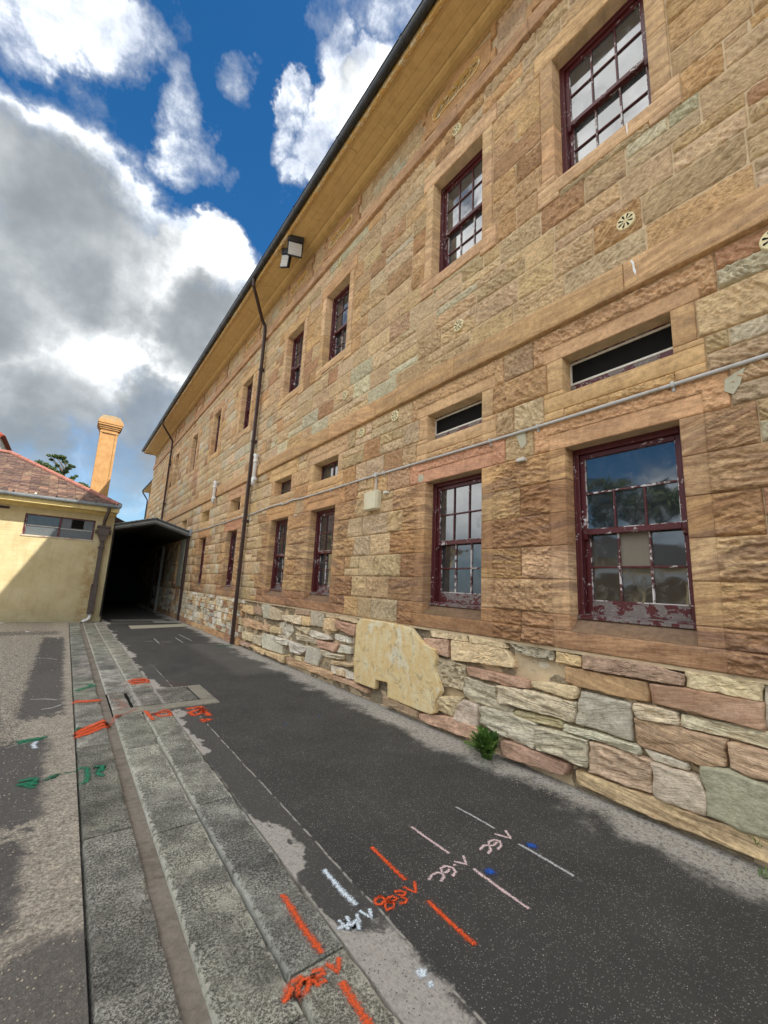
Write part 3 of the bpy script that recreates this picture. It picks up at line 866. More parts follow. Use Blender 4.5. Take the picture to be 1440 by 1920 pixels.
spray('spray_scribble', [[(0.719, 6.608), (0.780, 6.462), (0.818, 6.358), (0.728, 6.269), (0.834, 6.268), (0.734, 6.061), (0.857, 6.150)], [(0.68, 5.78), (0.745, 5.815), (0.913, 6.017)]], .026, 'orange_thin')
spray('spray_lettering', [[(0.990, 5.87), (1.014, 5.492)], [(1.066, 5.691), (1.183, 5.826), (1.225, 5.791), (1.209, 5.569), (1.096, 5.583), (1.073, 5.736), (1.222, 5.706)]], .032, 'orange')
spray('spray_lettering', [[(1.438, 5.796), (1.600, 5.819), (1.566, 5.574), (1.446, 5.490), (1.431, 5.645), (1.588, 5.718), (1.600, 5.408)], [(1.472, 5.291), (1.563, 5.264), (1.479, 5.220)]], .045, 'orange')
spray('spray_arrow', [[(0.346, 7.261), (0.501, 7.426), (0.549, 7.475), (0.495, 7.611)]], .05, 'green')
spray('spray_spot', [[(0.318, 5.517), (0.345, 5.553)]], .03, 'green')
spray('spray_scribble', [[(-0.130, 5.420), (-0.024, 5.446), (0.075, 5.440)], [(-.12, 5.36), (.03, 5.40)]], .035, 'green')
spray('spray_spot', [[(0.011, 5.341), (-0.012, 5.274), (0.006, 5.16)]], .024, 'white')
spray('spray_scribble', [[(-0.052, 4.439), (0.025, 4.440), (0.055, 4.439), (0.029, 4.375), (-0.017, 4.341), (0.039, 4.262)], [(-.06, 4.36), (.0, 4.38), (.05, 4.32)]], .030, 'green')
spray('spray_scribble', [[(0.107, 4.359), (0.146, 4.434), (0.187, 4.444), (0.137, 4.357), (0.177, 4.433)]], .024, 'green')
spray('spray_line', [[(0.218, 4.442), (0.255, 4.429), (0.298, 4.430)]], .012, 'green')
spray('spray_lettering', [[(0.318, 4.455), (0.369, 4.423), (0.370, 4.301), (0.360, 4.145), (0.320, 4.134)], [(0.430, 4.423), (0.480, 4.394), (0.453, 4.321), (0.434, 4.263), (0.468, 4.193)], [(.47, 4.41), (.47, 4.30)]], .026, 'green')
for L_ in ([(-0.253, 10.231), (-0.065, 10.203), (0.101, 9.982)], [(-0.119, 7.06), (0.031, 7.005), (0.143, 6.897)], [(0.009, 6.514), (0.101, 6.53), (0.185, 6.636)],
           [(1.803, 11.973), (1.95, 11.928)], [(2.064, 12.473), (2.04, 11.564)], [(2.136, 11.803), (2.338, 11.673)], [(2.577, 12.485), (2.565, 11.535)], [(2.795, 13.175), (2.833, 11.807)]):
    spray('spray_line', [L_], .018, 'grey')
spray('spray_scribble', [[(3.136, 10.636), (3.3, 10.72), (3.5, 10.70)]], .07, 'green')

# loose stones: more than anybody could count
PEB = plain('loose_gravel', s2l((186, 174, 152)), 0.95, 0.15, var=0.6, scale=60)


def pebble_mesh(name, spots, mat, kind='stuff', parent=None):
    n = len(spots)
    oct_ = np.array([(1, 0, 0), (-1, 0, 0), (0, 1, 0), (0, -1, 0), (0, 0, 1), (0, 0, -1)], float)
    tri = np.array([(0, 2, 4), (2, 1, 4), (1, 3, 4), (3, 0, 4), (2, 0, 5), (1, 2, 5), (3, 1, 5), (0, 3, 5)])
    R_ = np.random.RandomState(5)
    V = np.zeros((n, 6, 3)); 
    for i, (x, y, z, r) in enumerate(spots):
        a = R_.uniform(0, 6.28)
        sc = R_.uniform(0.6, 1.3, (6, 1)) * r
        v = oct_ * sc * np.array([1, R_.uniform(.6, 1), R_.uniform(.4, .7)])
        ca, sa = math.cos(a), math.sin(a)
        V[i] = np.stack([v[:, 0] * ca - v[:, 1] * sa + x, v[:, 0] * sa + v[:, 1] * ca + y, v[:, 2] + z + r * .2], 1)
    F = (tri[None] + (np.arange(n) * 6)[:, None, None]).reshape(-1, 3)
    return mesh_from(name, V.reshape(-1, 3), F, mat, parent, kind=kind)


sp = []
R_ = np.random.RandomState(3)
for i in range(5200):
    y = 0.2 + 15 * R_.rand() ** 1.5
    x = 3.60 - abs(R_.randn()) * 0.11
    sp.append((x, y, 0.0, R_.uniform(.002, .0065) * (1.5 if R_.rand() < .06 else 1)))
for i in range(9000):
    y = 1.9 + 14 * R_.rand() ** 1.4
    x = 0.29 - abs(R_.randn()) * 0.55 * (0.6 + y * .08)
    if -0.2 < x < 0.2 and 6.3 < y < 13 and R_.rand() < .9: continue
    if x > -.2 and R_.rand() < .55: continue
    if y < 4.5 and R_.rand() < .5: continue
    sp.append((x, y, 0.0, R_.uniform(.002, .0065) * (1 + .08 * y)))
for i in range(900):
    sp.append((R_.uniform(1.25, 3.4), 0.6 + 9 * R_.rand() ** 1.5, 0.0, R_.uniform(.0015, .003)))
tag(pebble_mesh('loose_gravel', sp, PEB), 'pale loose gravel scattered along the wall foot and left ground', 'gravel')

# ------------------------------------------------------------------ the long sandstone building
WX = 3.65                     # plane of the wall face
YB0, YB1 = -16.0, 30.45
bld = empty('sandstone_building', (8.0, 7.0, 0.0), 'long two storey sandstone building with sash windows and deep ochre eaves', 'building')
WIN = [1.56, 3.52, 6.83, 8.82, 12.20, 15.44, 18.80, 22.45, 24.45]
HW = 0.47                     # half width of every opening
# openings: (y0, y1, z0, z1)
OPEN = []
for c in WIN:
    OPEN.append((c - HW, c + HW, 1.29, 3.00))
    OPEN.append((c - HW, c + HW, 3.56, 3.945))
    OPEN.append((c - HW, c + HW, 6.05, 7.71))

# masonry core (mortar shows in the joints)
ys = sorted({YB0, YB1} | {round(v + s_ * .004, 4) for o_ in OPEN for v, s_ in ((o_[0], -1), (o_[1], 1))})
zs = sorted({-0.05, 1.10, 4.40, 9.46} | {round(v, 4) for o_ in OPEN for v in (o_[2], o_[3])})
core = MB()
FX = WX + 0.0035
FX2 = WX + 0.011
for a, b in zip(ys[:-1], ys[1:]):
    for c_, d in zip(zs[:-1], zs[1:]):
        ym, zm = (a + b) / 2, (c_ + d) / 2
        if any(o_[0] < ym < o_[1] and o_[2] < zm < o_[3] for o_ in OPEN): continue
        x0 = FX if c_ >= 4.39 else (FX2 if c_ > 1.09 else 3.72)
        core.add([(x0, a, c_), (x0, b, c_), (x0, b, d), (x0, a, d)], [(0, 1, 2, 3)])
for (a, b, c_, d) in OPEN:
    for yy in (a - .004, b + .004):
        core.add([(FX, yy, c_), (4.15, yy, c_), (4.15, yy, d), (FX, yy, d)], [(0, 1, 2, 3)])
    for zz in (c_, d):
        core.add([(FX, a - .004, zz), (4.15, a - .004, zz), (4.15, b + .004, zz), (FX, b + .004, zz)], [(0, 1, 2, 3)])
core.build('wall', M['mortar'], bld)
# blank outer walls of the rest of the block
ob = MB()
ob.box(3.9, 14.0, YB1 - .3, YB1 - .002, -0.05, 9.4); ob.box(3.9, 14.0, YB0 + .002, YB0 + .3, -0.05, 9.4); ob.box(13.7, 14.0, YB0 + .31, YB1 - .31, -.05, 9.4)
ob.box(4.3, 4.4, YB0 + .31, YB1 - .31, -.05, 9.4)
ob.tint = (*s2l((180, 150, 110)), 1)
ob.T = [ob.tint] * len(ob.V)
ob.build('outer_wall', M['stone'], bld, traits=(.2, .6, .1, .3))

# ---- stone pieces -------------------------------------------------
FIELD = [(205, 178, 138), (198, 173, 136), (207, 180, 141), (196, 171, 134), (202, 175, 135), (193, 171, 138), (190, 164, 128), (209, 184, 149), (198, 175, 143)]
GREEN = [(196, 188, 162), (200, 190, 164), (190, 182, 154)]
ORNG = [(204, 168, 122), (200, 164, 120), (194, 156, 112), (206, 171, 126), (180, 142, 106), (176, 140, 106), (198, 166, 126), (202, 169, 126)]
RED = [(188, 149, 118), (184, 144, 114), (190, 154, 124)]
DRESS = [(214, 179, 132), (208, 173, 130), (216, 183, 140), (208, 171, 127), (212, 178, 137)]
PINK = [(208, 168, 132), (206, 166, 130)]


def jit(c, a=6):
    k = rnd.uniform(-a, a)
    return s2l((c[0] + k + rnd.uniform(-3, 3), c[1] + k + rnd.uniform(-2, 2), c[2] + k + rnd.uniform(-3, 3)))


PIECES = []         # dicts waiting to be turned into objects


def cellsize(yc, zc):
    d = math.sqrt(WX ** 2 + yc ** 2 + (zc - 1.6) ** 2)
    if yc < -0.6: return 0.3
    if yc > 14: return 0.6
    return max(0.0090, min(0.05, 0.0090 * (d / 4.4) ** 1.35))


def block(y0, y1, z0, z1, col, name='ashlar_block', smooth=None, depth=0.05, gap=0.005, amp=1.0, bands=0.15, proud=0.0, style=None, relief=None):
    """one squared stone. smooth: list of (y0,y1,z0,z1) areas of the face that are dressed flat; None means picked all over"""
    y0 += gap; y1 -= gap; z0 += gap; z1 -= gap
    if y1 - y0 < .02 or z1 - z0 < .02: return
    yc, zc = (y0 + y1) / 2, (z0 + z1) / 2
    cs = cellsize(yc, zc)
    if smooth == 'all': cs = max(cs, 0.045)
    ny = max(1, int(round((y1 - y0) / cs))); nz = max(1, int(round((z1 - z0) / cs)))
    if cs < .06: ny = max(ny, 3); nz = max(nz, 3)
    e = 0.006
    if cs < .06:
        yy = np.concatenate([[y0], np.linspace(y0 + e, y1 - e, ny), [y1]])
        zz = np.concatenate([[z0], np.linspace(z0 + e, z1 - e, nz), [z1]])
    else:
        yy = np.array([y0, y0 + .012, y1 - .012, y1]); zz = np.array([z0, z0 + .012, z1 - .012, z1])
    Y, Z = np.meshgrid(yy, zz)
    seed = rnd.randrange(100000)
    edge = np.minimum(np.minimum(Y - y0, y1 - Y), np.minimum(Z - z0, z1 - Z))
    rough = np.ones_like(Y)
    if smooth == 'all':
        rough[:] = 0
    elif smooth:
        for (a, b, c_, d) in smooth:
            m_ = (Y >= a) & (Y <= b) & (Z >= c_) & (Z <= d)
            rough[m_] = 0
    X = np.full_like(Y, WX - proud)
    X += np.where(edge < 1e-6, 0.004 if smooth else 0.005, 0)
    if cs < .06 and rough.any():
        th = math.radians(rnd.choice([-62, -55, -40, 35, 45, 55, 62, 20]))
        st = style or rnd.choice(['furrow', 'furrow', 'dimple'])
        if st == 'wave': th = math.radians(rnd.uniform(-12, 12))
        ca, sa = math.cos(th), math.sin(th)
        wv = (vnoise(Y * 9, Z * 9, seed + 9) - .5) * .05
        A = Y * ca + Z * sa + wv; B = -Y * sa + Z * ca + wv
        lw = (1.0 if cs < .018 else 1.4) * rnd.choice([.75, .9, 1.0, 1.25])
        amp = amp * rnd.uniform(.45, 1.25)
        edge = edge - sstep(.62, .95, vnoise(Y * 17, Z * 17, seed + 5)) * .016
        if st == 'dimple':
            h = vnoise(A / (.036 * lw), B / (.024 * lw), seed) * .65 + vnoise(A / (.018 * lw), B / (.014 * lw), seed + 1) * .35
        elif st == 'wave':
            h = vnoise(A / (.075 * lw), B / (.021 * lw), seed) * .7 + vnoise(A / (.03 * lw), B / (.012 * lw), seed + 1) * .3
        else:
            h = vnoise(A / (.085 * lw), B / (.019 * lw), seed) * .62 + vnoise(A / (.04 * lw), B / (.012 * lw), seed + 1) * .38
        h = sstep(.22, .78, h)
        low = (vnoise(Y * 5, Z * 8, seed + 3) - .5) * .010
        prof = sstep(0.0, 0.013, edge)
        X += np.where((edge < 0) & (rough > .5), .004, 0)
        if smooth:
            prof = prof * 1.0
        X -= rough * prof * (amp * (h * 0.026 + low) + .001)
    elif rough.any():
        X[1:-1, 1:-1] -= 0.008 * amp
    ny_, nz_ = len(yy), len(zz)
    V = np.stack([X.ravel(), Y.ravel(), Z.ravel()], 1)
    idx = np.arange(ny_ * nz_).reshape(nz_, ny_)
    F = np.stack([idx[:-1, :-1].ravel(), idx[1:, :-1].ravel(), idx[1:, 1:].ravel(), idx[:-1, 1:].ravel()], 1)
    # sides
    ring = np.concatenate([idx[0, :], idx[1:, -1], idx[-1, -2::-1], idx[-2:0:-1, 0]])
    xb = WX + depth
    BV = V[ring].copy(); BV[:, 0] = xb
    n0 = len(V); k = len(ring)
    V = np.concatenate([V, BV])
    a = ring; b = np.roll(ring, -1); c_ = n0 + np.roll(np.arange(k), -1); d = n0 + np.arange(k)
    F = np.concatenate([F, np.stack([a, b, c_, d], 1)])
    dist2 = WX ** 2 + yc ** 2 + (zc - 1.6) ** 2
    vis = (0.2 < yc)
    score = (y1 - y0) * (z1 - z0) * WX / dist2 ** 1.5 * (1 if vis else 0.001)
    PIECES.append(dict(name=name, V=V, F=F, tint=(*col, 1.0), tr=(bands, relief if relief is not None else (0.9 if rough.any() else 0.12), 0.12 if smooth != 'all' else .05, (seed % 997) / 997.0), rough=np.concatenate([rough.ravel(), rough.ravel()[ring]]), score=score))


SM = 0.165


def pick_field():
    r = rnd.random()
    if r < .76: return jit(rnd.choice(FIELD))
    if r < .83: return jit(rnd.choice(GREEN), 3)
    if r < .95: return jit(rnd.choice(ORNG))
    if r < .975: return jit(rnd.choice(RED))
    return jit((206, 196, 166))


def fill(y0, y1, z0, z1, upper=True, warm=0.0):
    """random ashlar between y0 and y1 of one course"""
    L_ = y1 - y0
    if L_ < 0.03: return
    y = y0
    while y < y1 - .01:
        ln = rnd.uniform(.34, .80) if upper else rnd.uniform(.30, .70)
        if y < -1 or y > 16: ln *= 1.6
        if y1 - (y + ln) < .22: ln = y1 - y
        if ln > .95: ln = ln / 2
        yn = y + ln
        col = pick_field() if rnd.random() > warm else jit(rnd.choice(ORNG))
        gp = 0.0055 if z0 > 1.2 else .004
        if rnd.random() < .26 and z1 - z0 > .24 and ln > .35 and -1 < y < 16:
            zm = z0 + (z1 - z0) * rnd.choice([.38, .5, .62])
            block(y, yn, z0, zm, col, gap=gp, amp=rnd.uniform(.7, 1.3))
            if rnd.random() < .5:
                ym = y + ln * rnd.uniform(.35, .65)
                block(y, ym, zm, z1, pick_field(), gap=gp); block(ym, yn, zm, z1, pick_field(), gap=gp)
            else:
                block(y, yn, zm, z1, pick_field(), gap=gp)
        else:
            block(y, yn, z0, z1, col, gap=gp, amp=rnd.uniform(.6, 1.3), bands=rnd.choice([.1, .15, .3, .5]))
        y = yn


def course(z0, z1, taken, upper=True):
    taken = sorted(taken)
    y = YB0
    for a, b in taken:
        if a > y + .001: fill(y, a, z0, z1, upper)
        y = max(y, b)
    if y < YB1: fill(y, YB1, z0, z1, upper)


# ground storey courses with quoins next to every opening
GZ = [1.43, 1.745, 2.06, 2.375, 2.69, 3.00]
PAIR = [(0, 1), (2, 3)]
paired_left = {0: 1, 2: 3}
for i, (z0, z1) in enumerate(zip(GZ[:-1], GZ[1:])):
    taken = [(c - HW, c + HW) for c in WIN]
    for k, c in enumerate(WIN):
        # far side (+y)
        if k in paired_left:
            c2 = WIN[paired_left[k]]
            a, b = c + HW, c2 - HW
            taken.append((a, b))
            stl = 'wave' if rnd.random() < .6 else 'dimple'
            if i % 2 == 1:
                m_ = (a + b) / 2 + rnd.uniform(-.03, .03)
                block(a, m_, z0, z1, jit(rnd.choice(ORNG + DRESS)), 'quoin_block', [(a, a + SM, z0 - 1, z1 + 1)], .30, .0022, bands=1.0, style=stl)
                block(m_, b, z0, z1, jit(rnd.choice(ORNG + DRESS)), 'quoin_block', [(b - SM, b, z0 - 1, z1 + 1)], .30, .0022, bands=1.0, style='wave')
            else:
                block(a, b, z0, z1, jit(rnd.choice(ORNG + DRESS)), 'quoin_block', [(a, a + SM, z0 - 1, z1 + 1), (b - SM, b, z0 - 1, z1 + 1)], .30, .0022, bands=1.0, style=stl)
        else:
            a = c + HW
            L_ = (.69, .45)[i % 2] * rnd.uniform(.95, 1.05)
            taken.append((a, a + L_))
            block(a, a + L_, z0, z1, jit(rnd.choice(ORNG)), 'quoin_block', [(a, a + SM, z0 - 1, z1 + 1)], .30, .0022, bands=1.0, style='wave')
        if k - 1 not in paired_left:
            b = c - HW
            L_ = (.69, .45)[(i + (k == 0)) % 2] * rnd.uniform(.95, 1.05)
            if k == 0 and i % 2: L_ = 1.05
            taken.append((b - L_, b))
            block(b - L_, b, z0, z1, jit(rnd.choice(ORNG + DRESS)), 'quoin_block', [(b - SM, b, z0 - 1, z1 + 1)], .30, .0022, bands=1.0, style='wave')
    course(z0, z1, taken, False)

# sill course 1.13 - 1.43
taken = []
for k, c in enumerate(WIN):
    lo, hi = c - .97, c + .97
    if k in (0, 2): hi = (c + WIN[k + 1]) / 2
    if k in (1, 3): lo = (c + WIN[k - 1]) / 2
    if k == 0: lo = -.05
    taken.append((lo, hi))
    col = jit((190, 148, 112)) if k % 2 == 0 else jit((184, 144, 108))
    block(lo, hi, 1.13, 1.29, col, 'window_sill_stone', [(c - HW - SM, c + HW + SM, 0, 9)], .3, .002, bands=1.0, style='wave')
    PIECES[-1]['keep'] = True
    block(lo, c - HW, 1.286, 1.43, col, 'window_sill_stone', [(c - HW - SM, c + HW, 0, 9)], .3, .0022, bands=1.0, style='wave')
    PIECES[-1]['tr'] = PIECES[-2]['tr']
    block(c + HW, hi, 1.286, 1.43, col, 'window_sill_stone', [(c - HW, c + HW + SM, 0, 9)], .3, .0022, bands=1.0, style='wave')
    PIECES[-1]['tr'] = PIECES[-2]['tr']
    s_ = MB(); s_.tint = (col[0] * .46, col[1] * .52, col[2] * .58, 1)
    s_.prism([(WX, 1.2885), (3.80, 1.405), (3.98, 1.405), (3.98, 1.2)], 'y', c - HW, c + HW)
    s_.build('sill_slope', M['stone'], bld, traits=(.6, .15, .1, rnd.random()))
course(1.13, 1.43, taken, False)

# lintels over the ground windows, 3.00 - 3.31
taken = []
for k, c in enumerate(WIN):
    col = [jit((216, 172, 126)), jit((210, 160, 130)), jit((210, 166, 122))][k % 3]
    lo, hi = c - .80, c + .80
    taken.append((lo, hi))
    block(lo, hi, 3.00, 3.31, col, 'lintel', [(c - HW - .16, c + HW + .16, 2.9, 3.165)], .30, .0025, bands=.45, style='dimple')
course(3.00, 3.31, taken, False)
# course of the little vent sills 3.31 - 3.61 (stone 3.33 - 3.56)
taken = []
for k, c in enumerate(WIN):
    col = jit(rnd.choice(DRESS))
    lo, hi = c - .68, c + .68
    taken.append((lo, hi))
    block(lo, hi, 3.40, 3.558, col, 'vent_sill', 'all', .33, .0025, bands=.4, proud=.004)
    block(lo, c - .47, 3.32, 3.402, col, 'vent_sill', 'all', .05, .0015, bands=.4, proud=.004)
    PIECES[-1]['tr'] = PIECES[-2]['tr']
    block(c + .47, hi, 3.32, 3.402, col, 'vent_sill', 'all', .05, .0015, bands=.4, proud=.004)
    PIECES[-1]['tr'] = PIECES[-2]['tr']
    block(c - .47, c + .47, 3.32, 3.402, col, 'vent_sill', None, .05, .0025, bands=.2, proud=-.006)
    block(lo, c - HW, 3.558, 3.61, col, 'vent_jamb', 'all', .33, .002, bands=.3, proud=.002)
    block(c + HW, hi, 3.558, 3.61, col, 'vent_jamb', 'all', .33, .002, bands=.3, proud=.002)
course(3.31, 3.61, taken, False)
taken = []
for k, c in enumerate(WIN):
    for s_, a, b in ((-1, c - HW - .17, c - HW), (1, c + HW, c + HW + .17)):
        block(a, b, 3.61, 3.945, jit(rnd.choice(DRESS)), 'vent_jamb', 'all', .33, .0025, bands=.5, proud=.002)
    taken.append((c - HW - .17, c + HW + .17))
    if k in (0, 1, 2, 3):
        a = c + HW + .17
        if k in paired_left:
            b = WIN[k + 1] - HW - .17
            block(a, b, 3.61, 3.945, jit(rnd.choice(ORNG)), 'ashlar_block', None, .05, .003, bands=.3, style='dimple')
            taken.append((a, b))
course(3.61, 3.945, taken, False)
taken = []
for k, c in enumerate(WIN):
    lo, hi = c - .79, c + .79
    taken.append((lo, hi))
    block(lo, hi, 3.945, 4.27, jit(rnd.choice(PINK + DRESS[:2])), 'vent_head', [(c - .68, c + .68, 3.9, 4.10)], .33, .0025, bands=.3, style='dimple')
course(3.945, 4.28, taken, False)

# upper storey courses
UZ = [4.575, 4.86, 5.175, 5.50, 5.82, 6.13, 6.43, 6.75, 7.07, 7.39, 7.71, 8.00, 8.205, 8.425]
for z0, z1 in zip(UZ[:-1], UZ[1:]):
    taken = []
    for k, c in enumerate(WIN):
        if 5.81 < z0 < 6.0: taken.append((c - .69, c + .69))
        elif 6.1 < z0 < 7.70: taken.append((c - HW - .165, c + HW + .165))
        elif 7.70 < z0 < 7.9: taken.append((c - .70, c + .70))
        if 5.81 < z0 < 7.70:
            w_ = .69 if z0 < 6.0 else HW + .165
            if k in paired_left:
                a, b = c + w_, WIN[k + 1] - w_
                j = int(round(z0 * 3.2)) % 2
                if j:
                    m_ = (a + b) / 2
                    block(a, m_, z0, z1, jit(rnd.choice(ORNG + FIELD[:3])), gap=.0045, bands=.3, style='dimple')
                    block(m_, b, z0, z1, jit(rnd.choice(ORNG + RED[:1])), gap=.0045, bands=.3, style='dimple')
                else:
                    block(a, b, z0, z1, jit(rnd.choice(ORNG)), gap=.0045, bands=.3, style='dimple')
                taken.append((a, b))
            else:
                a = c + w_; L_ = rnd.choice([.3, .5])
                block(a, a + L_, z0, z1, jit(rnd.choice(ORNG + FIELD[:4])), gap=.0045, bands=.4)
                taken.append((a, a + L_))
            if k - 1 not in paired_left:
                b = c - w_; L_ = rnd.choice([.3, .55])
                block(b - L_, b, z0, z1, jit(rnd.choice(ORNG)), gap=.0045, bands=.4)
                taken.append((b - L_, b))
    course(z0, z1, taken)
for k, c in enumerate(WIN):
    dc = jit(rnd.choice(DRESS))
    lo, hi = c - .69, c + .69
    block(lo, hi, 5.885, 6.05, dc, 'window_sill_stone', 'all', .33, .002, bands=.5, proud=.022)
    tr = PIECES[-1]['tr']
    for a, b in ((lo, c - .44), (c + .44, hi)):
        block(a, b, 5.82, 5.889, dc, 'window_sill_stone', 'all', .05, .001, bands=.5, proud=.022)
        PIECES[-1]['tr'] = tr
    block(c - .44, c + .44, 5.80, 5.885, jit(rnd.choice(FIELD)), 'ashlar_block', None, .05, .002)
    for a, b in ((lo, c - HW), (c + HW, hi)):
        block(a, b, 6.05, 6.135, dc, 'jamb_stone', 'all', .33, .001, bands=.5, proud=.022 if a == lo or True else 0)
    for z0, z1 in ((6.135, 6.80), (6.80, 7.25), (7.25, 7.71)):
        for a, b in ((c - HW - .16, c - HW), (c + HW, c + HW + .16)):
            block(a, b, z0, z1, jit(rnd.choice(DRESS)), 'jamb_stone', 'all', .33, .0015, bands=.6, proud=.018)
    block(c - .70, c + .70, 7.71, 7.985, jit(rnd.choice(DRESS + PINK)), 'lintel', 'all', .33, .002, bands=.6, proud=.018)

# string courses
y = YB0
cuts = [YB0, -9, -5, -2.4, -.6, 1.40, 3.46, 5.2, 6.70, 8.25, 9.9, 11.5, 13.3, 15.2, 17.0, 19, 21, 23, 25, 27, 29, YB1]
for a, b in zip(cuts[:-1], cuts[1:]):
    block(a, b, 4.285, 4.572, jit((206, 169, 124), 8), 'string_course_stone', 'all', .03, .003, bands=.6, proud=.060)
cuts = [YB0, -9, -5, -2.4, -.6, 1.1, 2.3, 3.5, 5.0, 6.3, 7.6, 9.0, 10.4, 11.9, 13.3, 15.2, 17.0, 19, 21, 23, 25, 27, 29, YB1]
for a, b in zip(cuts[:-1], cuts[1:]):
    block(a, b, 8.43, 8.66, jit((200, 162, 126), 6), 'string_course_stone', 'all', .03, .003, bands=.7, proud=.065)
# frieze: plaques with grilles over the windows, sunk stone panels between
FY = []
for k, c in enumerate(WIN):
    c2 = c + .04
    FY.append((c2 - .74, c2 + .74))
for z0, z1 in ((8.66, 8.92), (8.92, 9.14), (9.14, 9.36)):
    course(z0, z1, FY)
for p_ in PIECES:
    if p_['V'][:, 2].min() > 8.655 and p_['name'] == 'ashlar_block':
        p_['V'][:, 0] += .0
block(YB0, YB1, 9.34, 9.44, jit((180, 146, 104)), 'frieze_band', 'all', .03, .001, proud=.02)
for k, (a, b) in enumerate(FY):
    col = jit(rnd.choice([(192, 150, 110), (186, 146, 106)]))
    cm = (a + b) / 2
    # plaque with ears, an oval hole and a cast grille
    pq = MB(); pq.tint = (*col, 1)
    n = 36
    oval = []
    for i in range(n):
        q = 2 * math.pi * i / n
        ex, ez = math.cos(q), math.sin(q)
        yy = cm + (0.34 * (1 if ex > 0 else -1) + .115 * ex) if abs(ex) > .12 else cm + .34 * ex / .12
        oval.append((yy, 8.985 + .115 * ez))
    x0, x1 = WX - .035, WX + .02
    rect = []
    for (yy, zz) in oval:
        dy, dz = (yy - cm) / .66, (zz - 9.005) / .33
        s_ = max(abs(dy), abs(dz), 1e-6)
        ry, rz = cm + (yy - cm) / s_, 9.005 + (zz - 9.005) / s_
        rect.append((min(max(ry, cm - .66), cm + .66), min(max(rz, 8.675), 9.335)))
    V = [(x0, *p_) for p_ in oval] + [(x0, *p_) for p_ in rect] + [(x1 + .03, *p_) for p_ in oval] + [(x1, *p_) for p_ in rect]
    F = []
    for i in range(n):
        j = (i + 1) % n
        F += [(i, j, n + j, n + i), (i, 2 * n + i, 2 * n + j, j), (n + i, n + j, 3 * n + j, 3 * n + i)]
    pq.add(V, F)
    pq.box(x0 + .001, x1, a, cm - .662, 8.675, 8.90); pq.box(x0 + .001, x1, cm + .662, b, 8.675, 8.90)
    pq.box(x0 + .001, x1, a, cm - .662, 9.12, 9.335); pq.box(x0 + .001, x1, cm + .662, b, 9.12, 9.335)
    po = pq.build('frieze_plaque', M['stone'], bld, traits=(.3, .1, .1, rnd.random()))
    if k < 6:
        gr = MB()
        gr.box(WX + .045, WX + .05, cm - .46, cm + .46, 8.86, 9.11, 1)
        # rim
        rim = [(yy + (yy - cm) * .0, zz) for yy, zz in oval]
        big = [(cm + (yy - cm) * 1.07, 8.985 + (zz - 8.985) * 1.18) for yy, zz in oval]
        sml = [(cm + (yy - cm) * .955, 8.985 + (zz - 8.985) * .84) for yy, zz in oval]
        V = [(x0 - .014, *p_) for p_ in big] + [(x0 - .018, *p_) for p_ in rim] + [(x0 + .02, *p_) for p_ in sml] + [(x0 + .001, *p_) for p_ in big] 
        F = []
        for i in range(n):
            j = (i + 1) % n
            F += [(i, j, n + j, n + i), (n + i, n + j, 2 * n + j, 2 * n + i), (3 * n + i, 3 * n + j, j, i)]
        gr.add(V, F, 0)
        xg = WX - .012
        nb = 13 if k < 4 else 9
        for i in range(nb):
            yy = cm - .42 + .84 * i / (nb - 1)
            hh = .10 if abs(yy - cm) < .34 else .06
            gr.tube([(xg, yy, 8.985 - hh), (xg - .004, yy + .012, 8.985), (xg, yy, 8.985 + hh)], .0065, 5, 0, False)
        for dz in (-.04, .045):
            gr.tube([(xg, cm - .43, 8.985 + dz), (xg, cm + .43, 8.985 + dz)], .005, 5, 0, False)
        for i in range(4 if k < 4 else 0):
            yy = cm - .3 + .2 * i
            pts = [(xg - .003, yy + .06 * math.cos(q), 8.985 + .07 * math.sin(q)) for q in np.linspace(0, 6.283, 13)]
            gr.tube(pts, .007, 5, 0, False)
        gr.build('frieze_grille', [M['fascia'], M['dark']], bld)

# turn the stones into objects: the largest in view one by one, the rest joined
names = sorted({p_['name'] for p_ in PIECES})


def traits_of(p_):
    n = len(p_['V'])
    a = np.tile(np.array(p_['tr'], np.float32), (n, 1))
    a[:, 1] = np.where(p_['rough'] > .5, p_['tr'][1], .12)
    return a


def emit(p_):
    mesh_from(p_['name'], p_['V'], p_['F'], M['stone'], bld, False, {'tint': np.tile(np.array(p_['tint'], np.float32), (len(p_['V']), 1)), 'traits': traits_of(p_)})


def emit_joined(lst, name):
    if not lst: return
    off = 0; VV = []; FF = []; T = []; R2 = []
    for p_ in lst:
        n = len(p_['V'])
        VV.append(p_['V']); FF.append(p_['F'] + off); off += n
        T.append(np.tile(np.array(p_['tint'], np.float32), (n, 1))); R2.append(traits_of(p_))
    mesh_from(name, np.concatenate(VV), np.concatenate(FF), M['stone'], bld, False, {'tint': np.concatenate(T), 'traits': np.concatenate(R2)}, kind='stuff')


for nm in names:
    lst = sorted([p_ for p_ in PIECES if p_['name'] == nm], key=lambda p_: -p_['score'])
    for p_ in lst[:298]: emit(p_)
    emit_joined(lst[298:], nm + 's')
print('stones', len(PIECES), 'quads', sum(len(p_['F']) for p_ in PIECES))

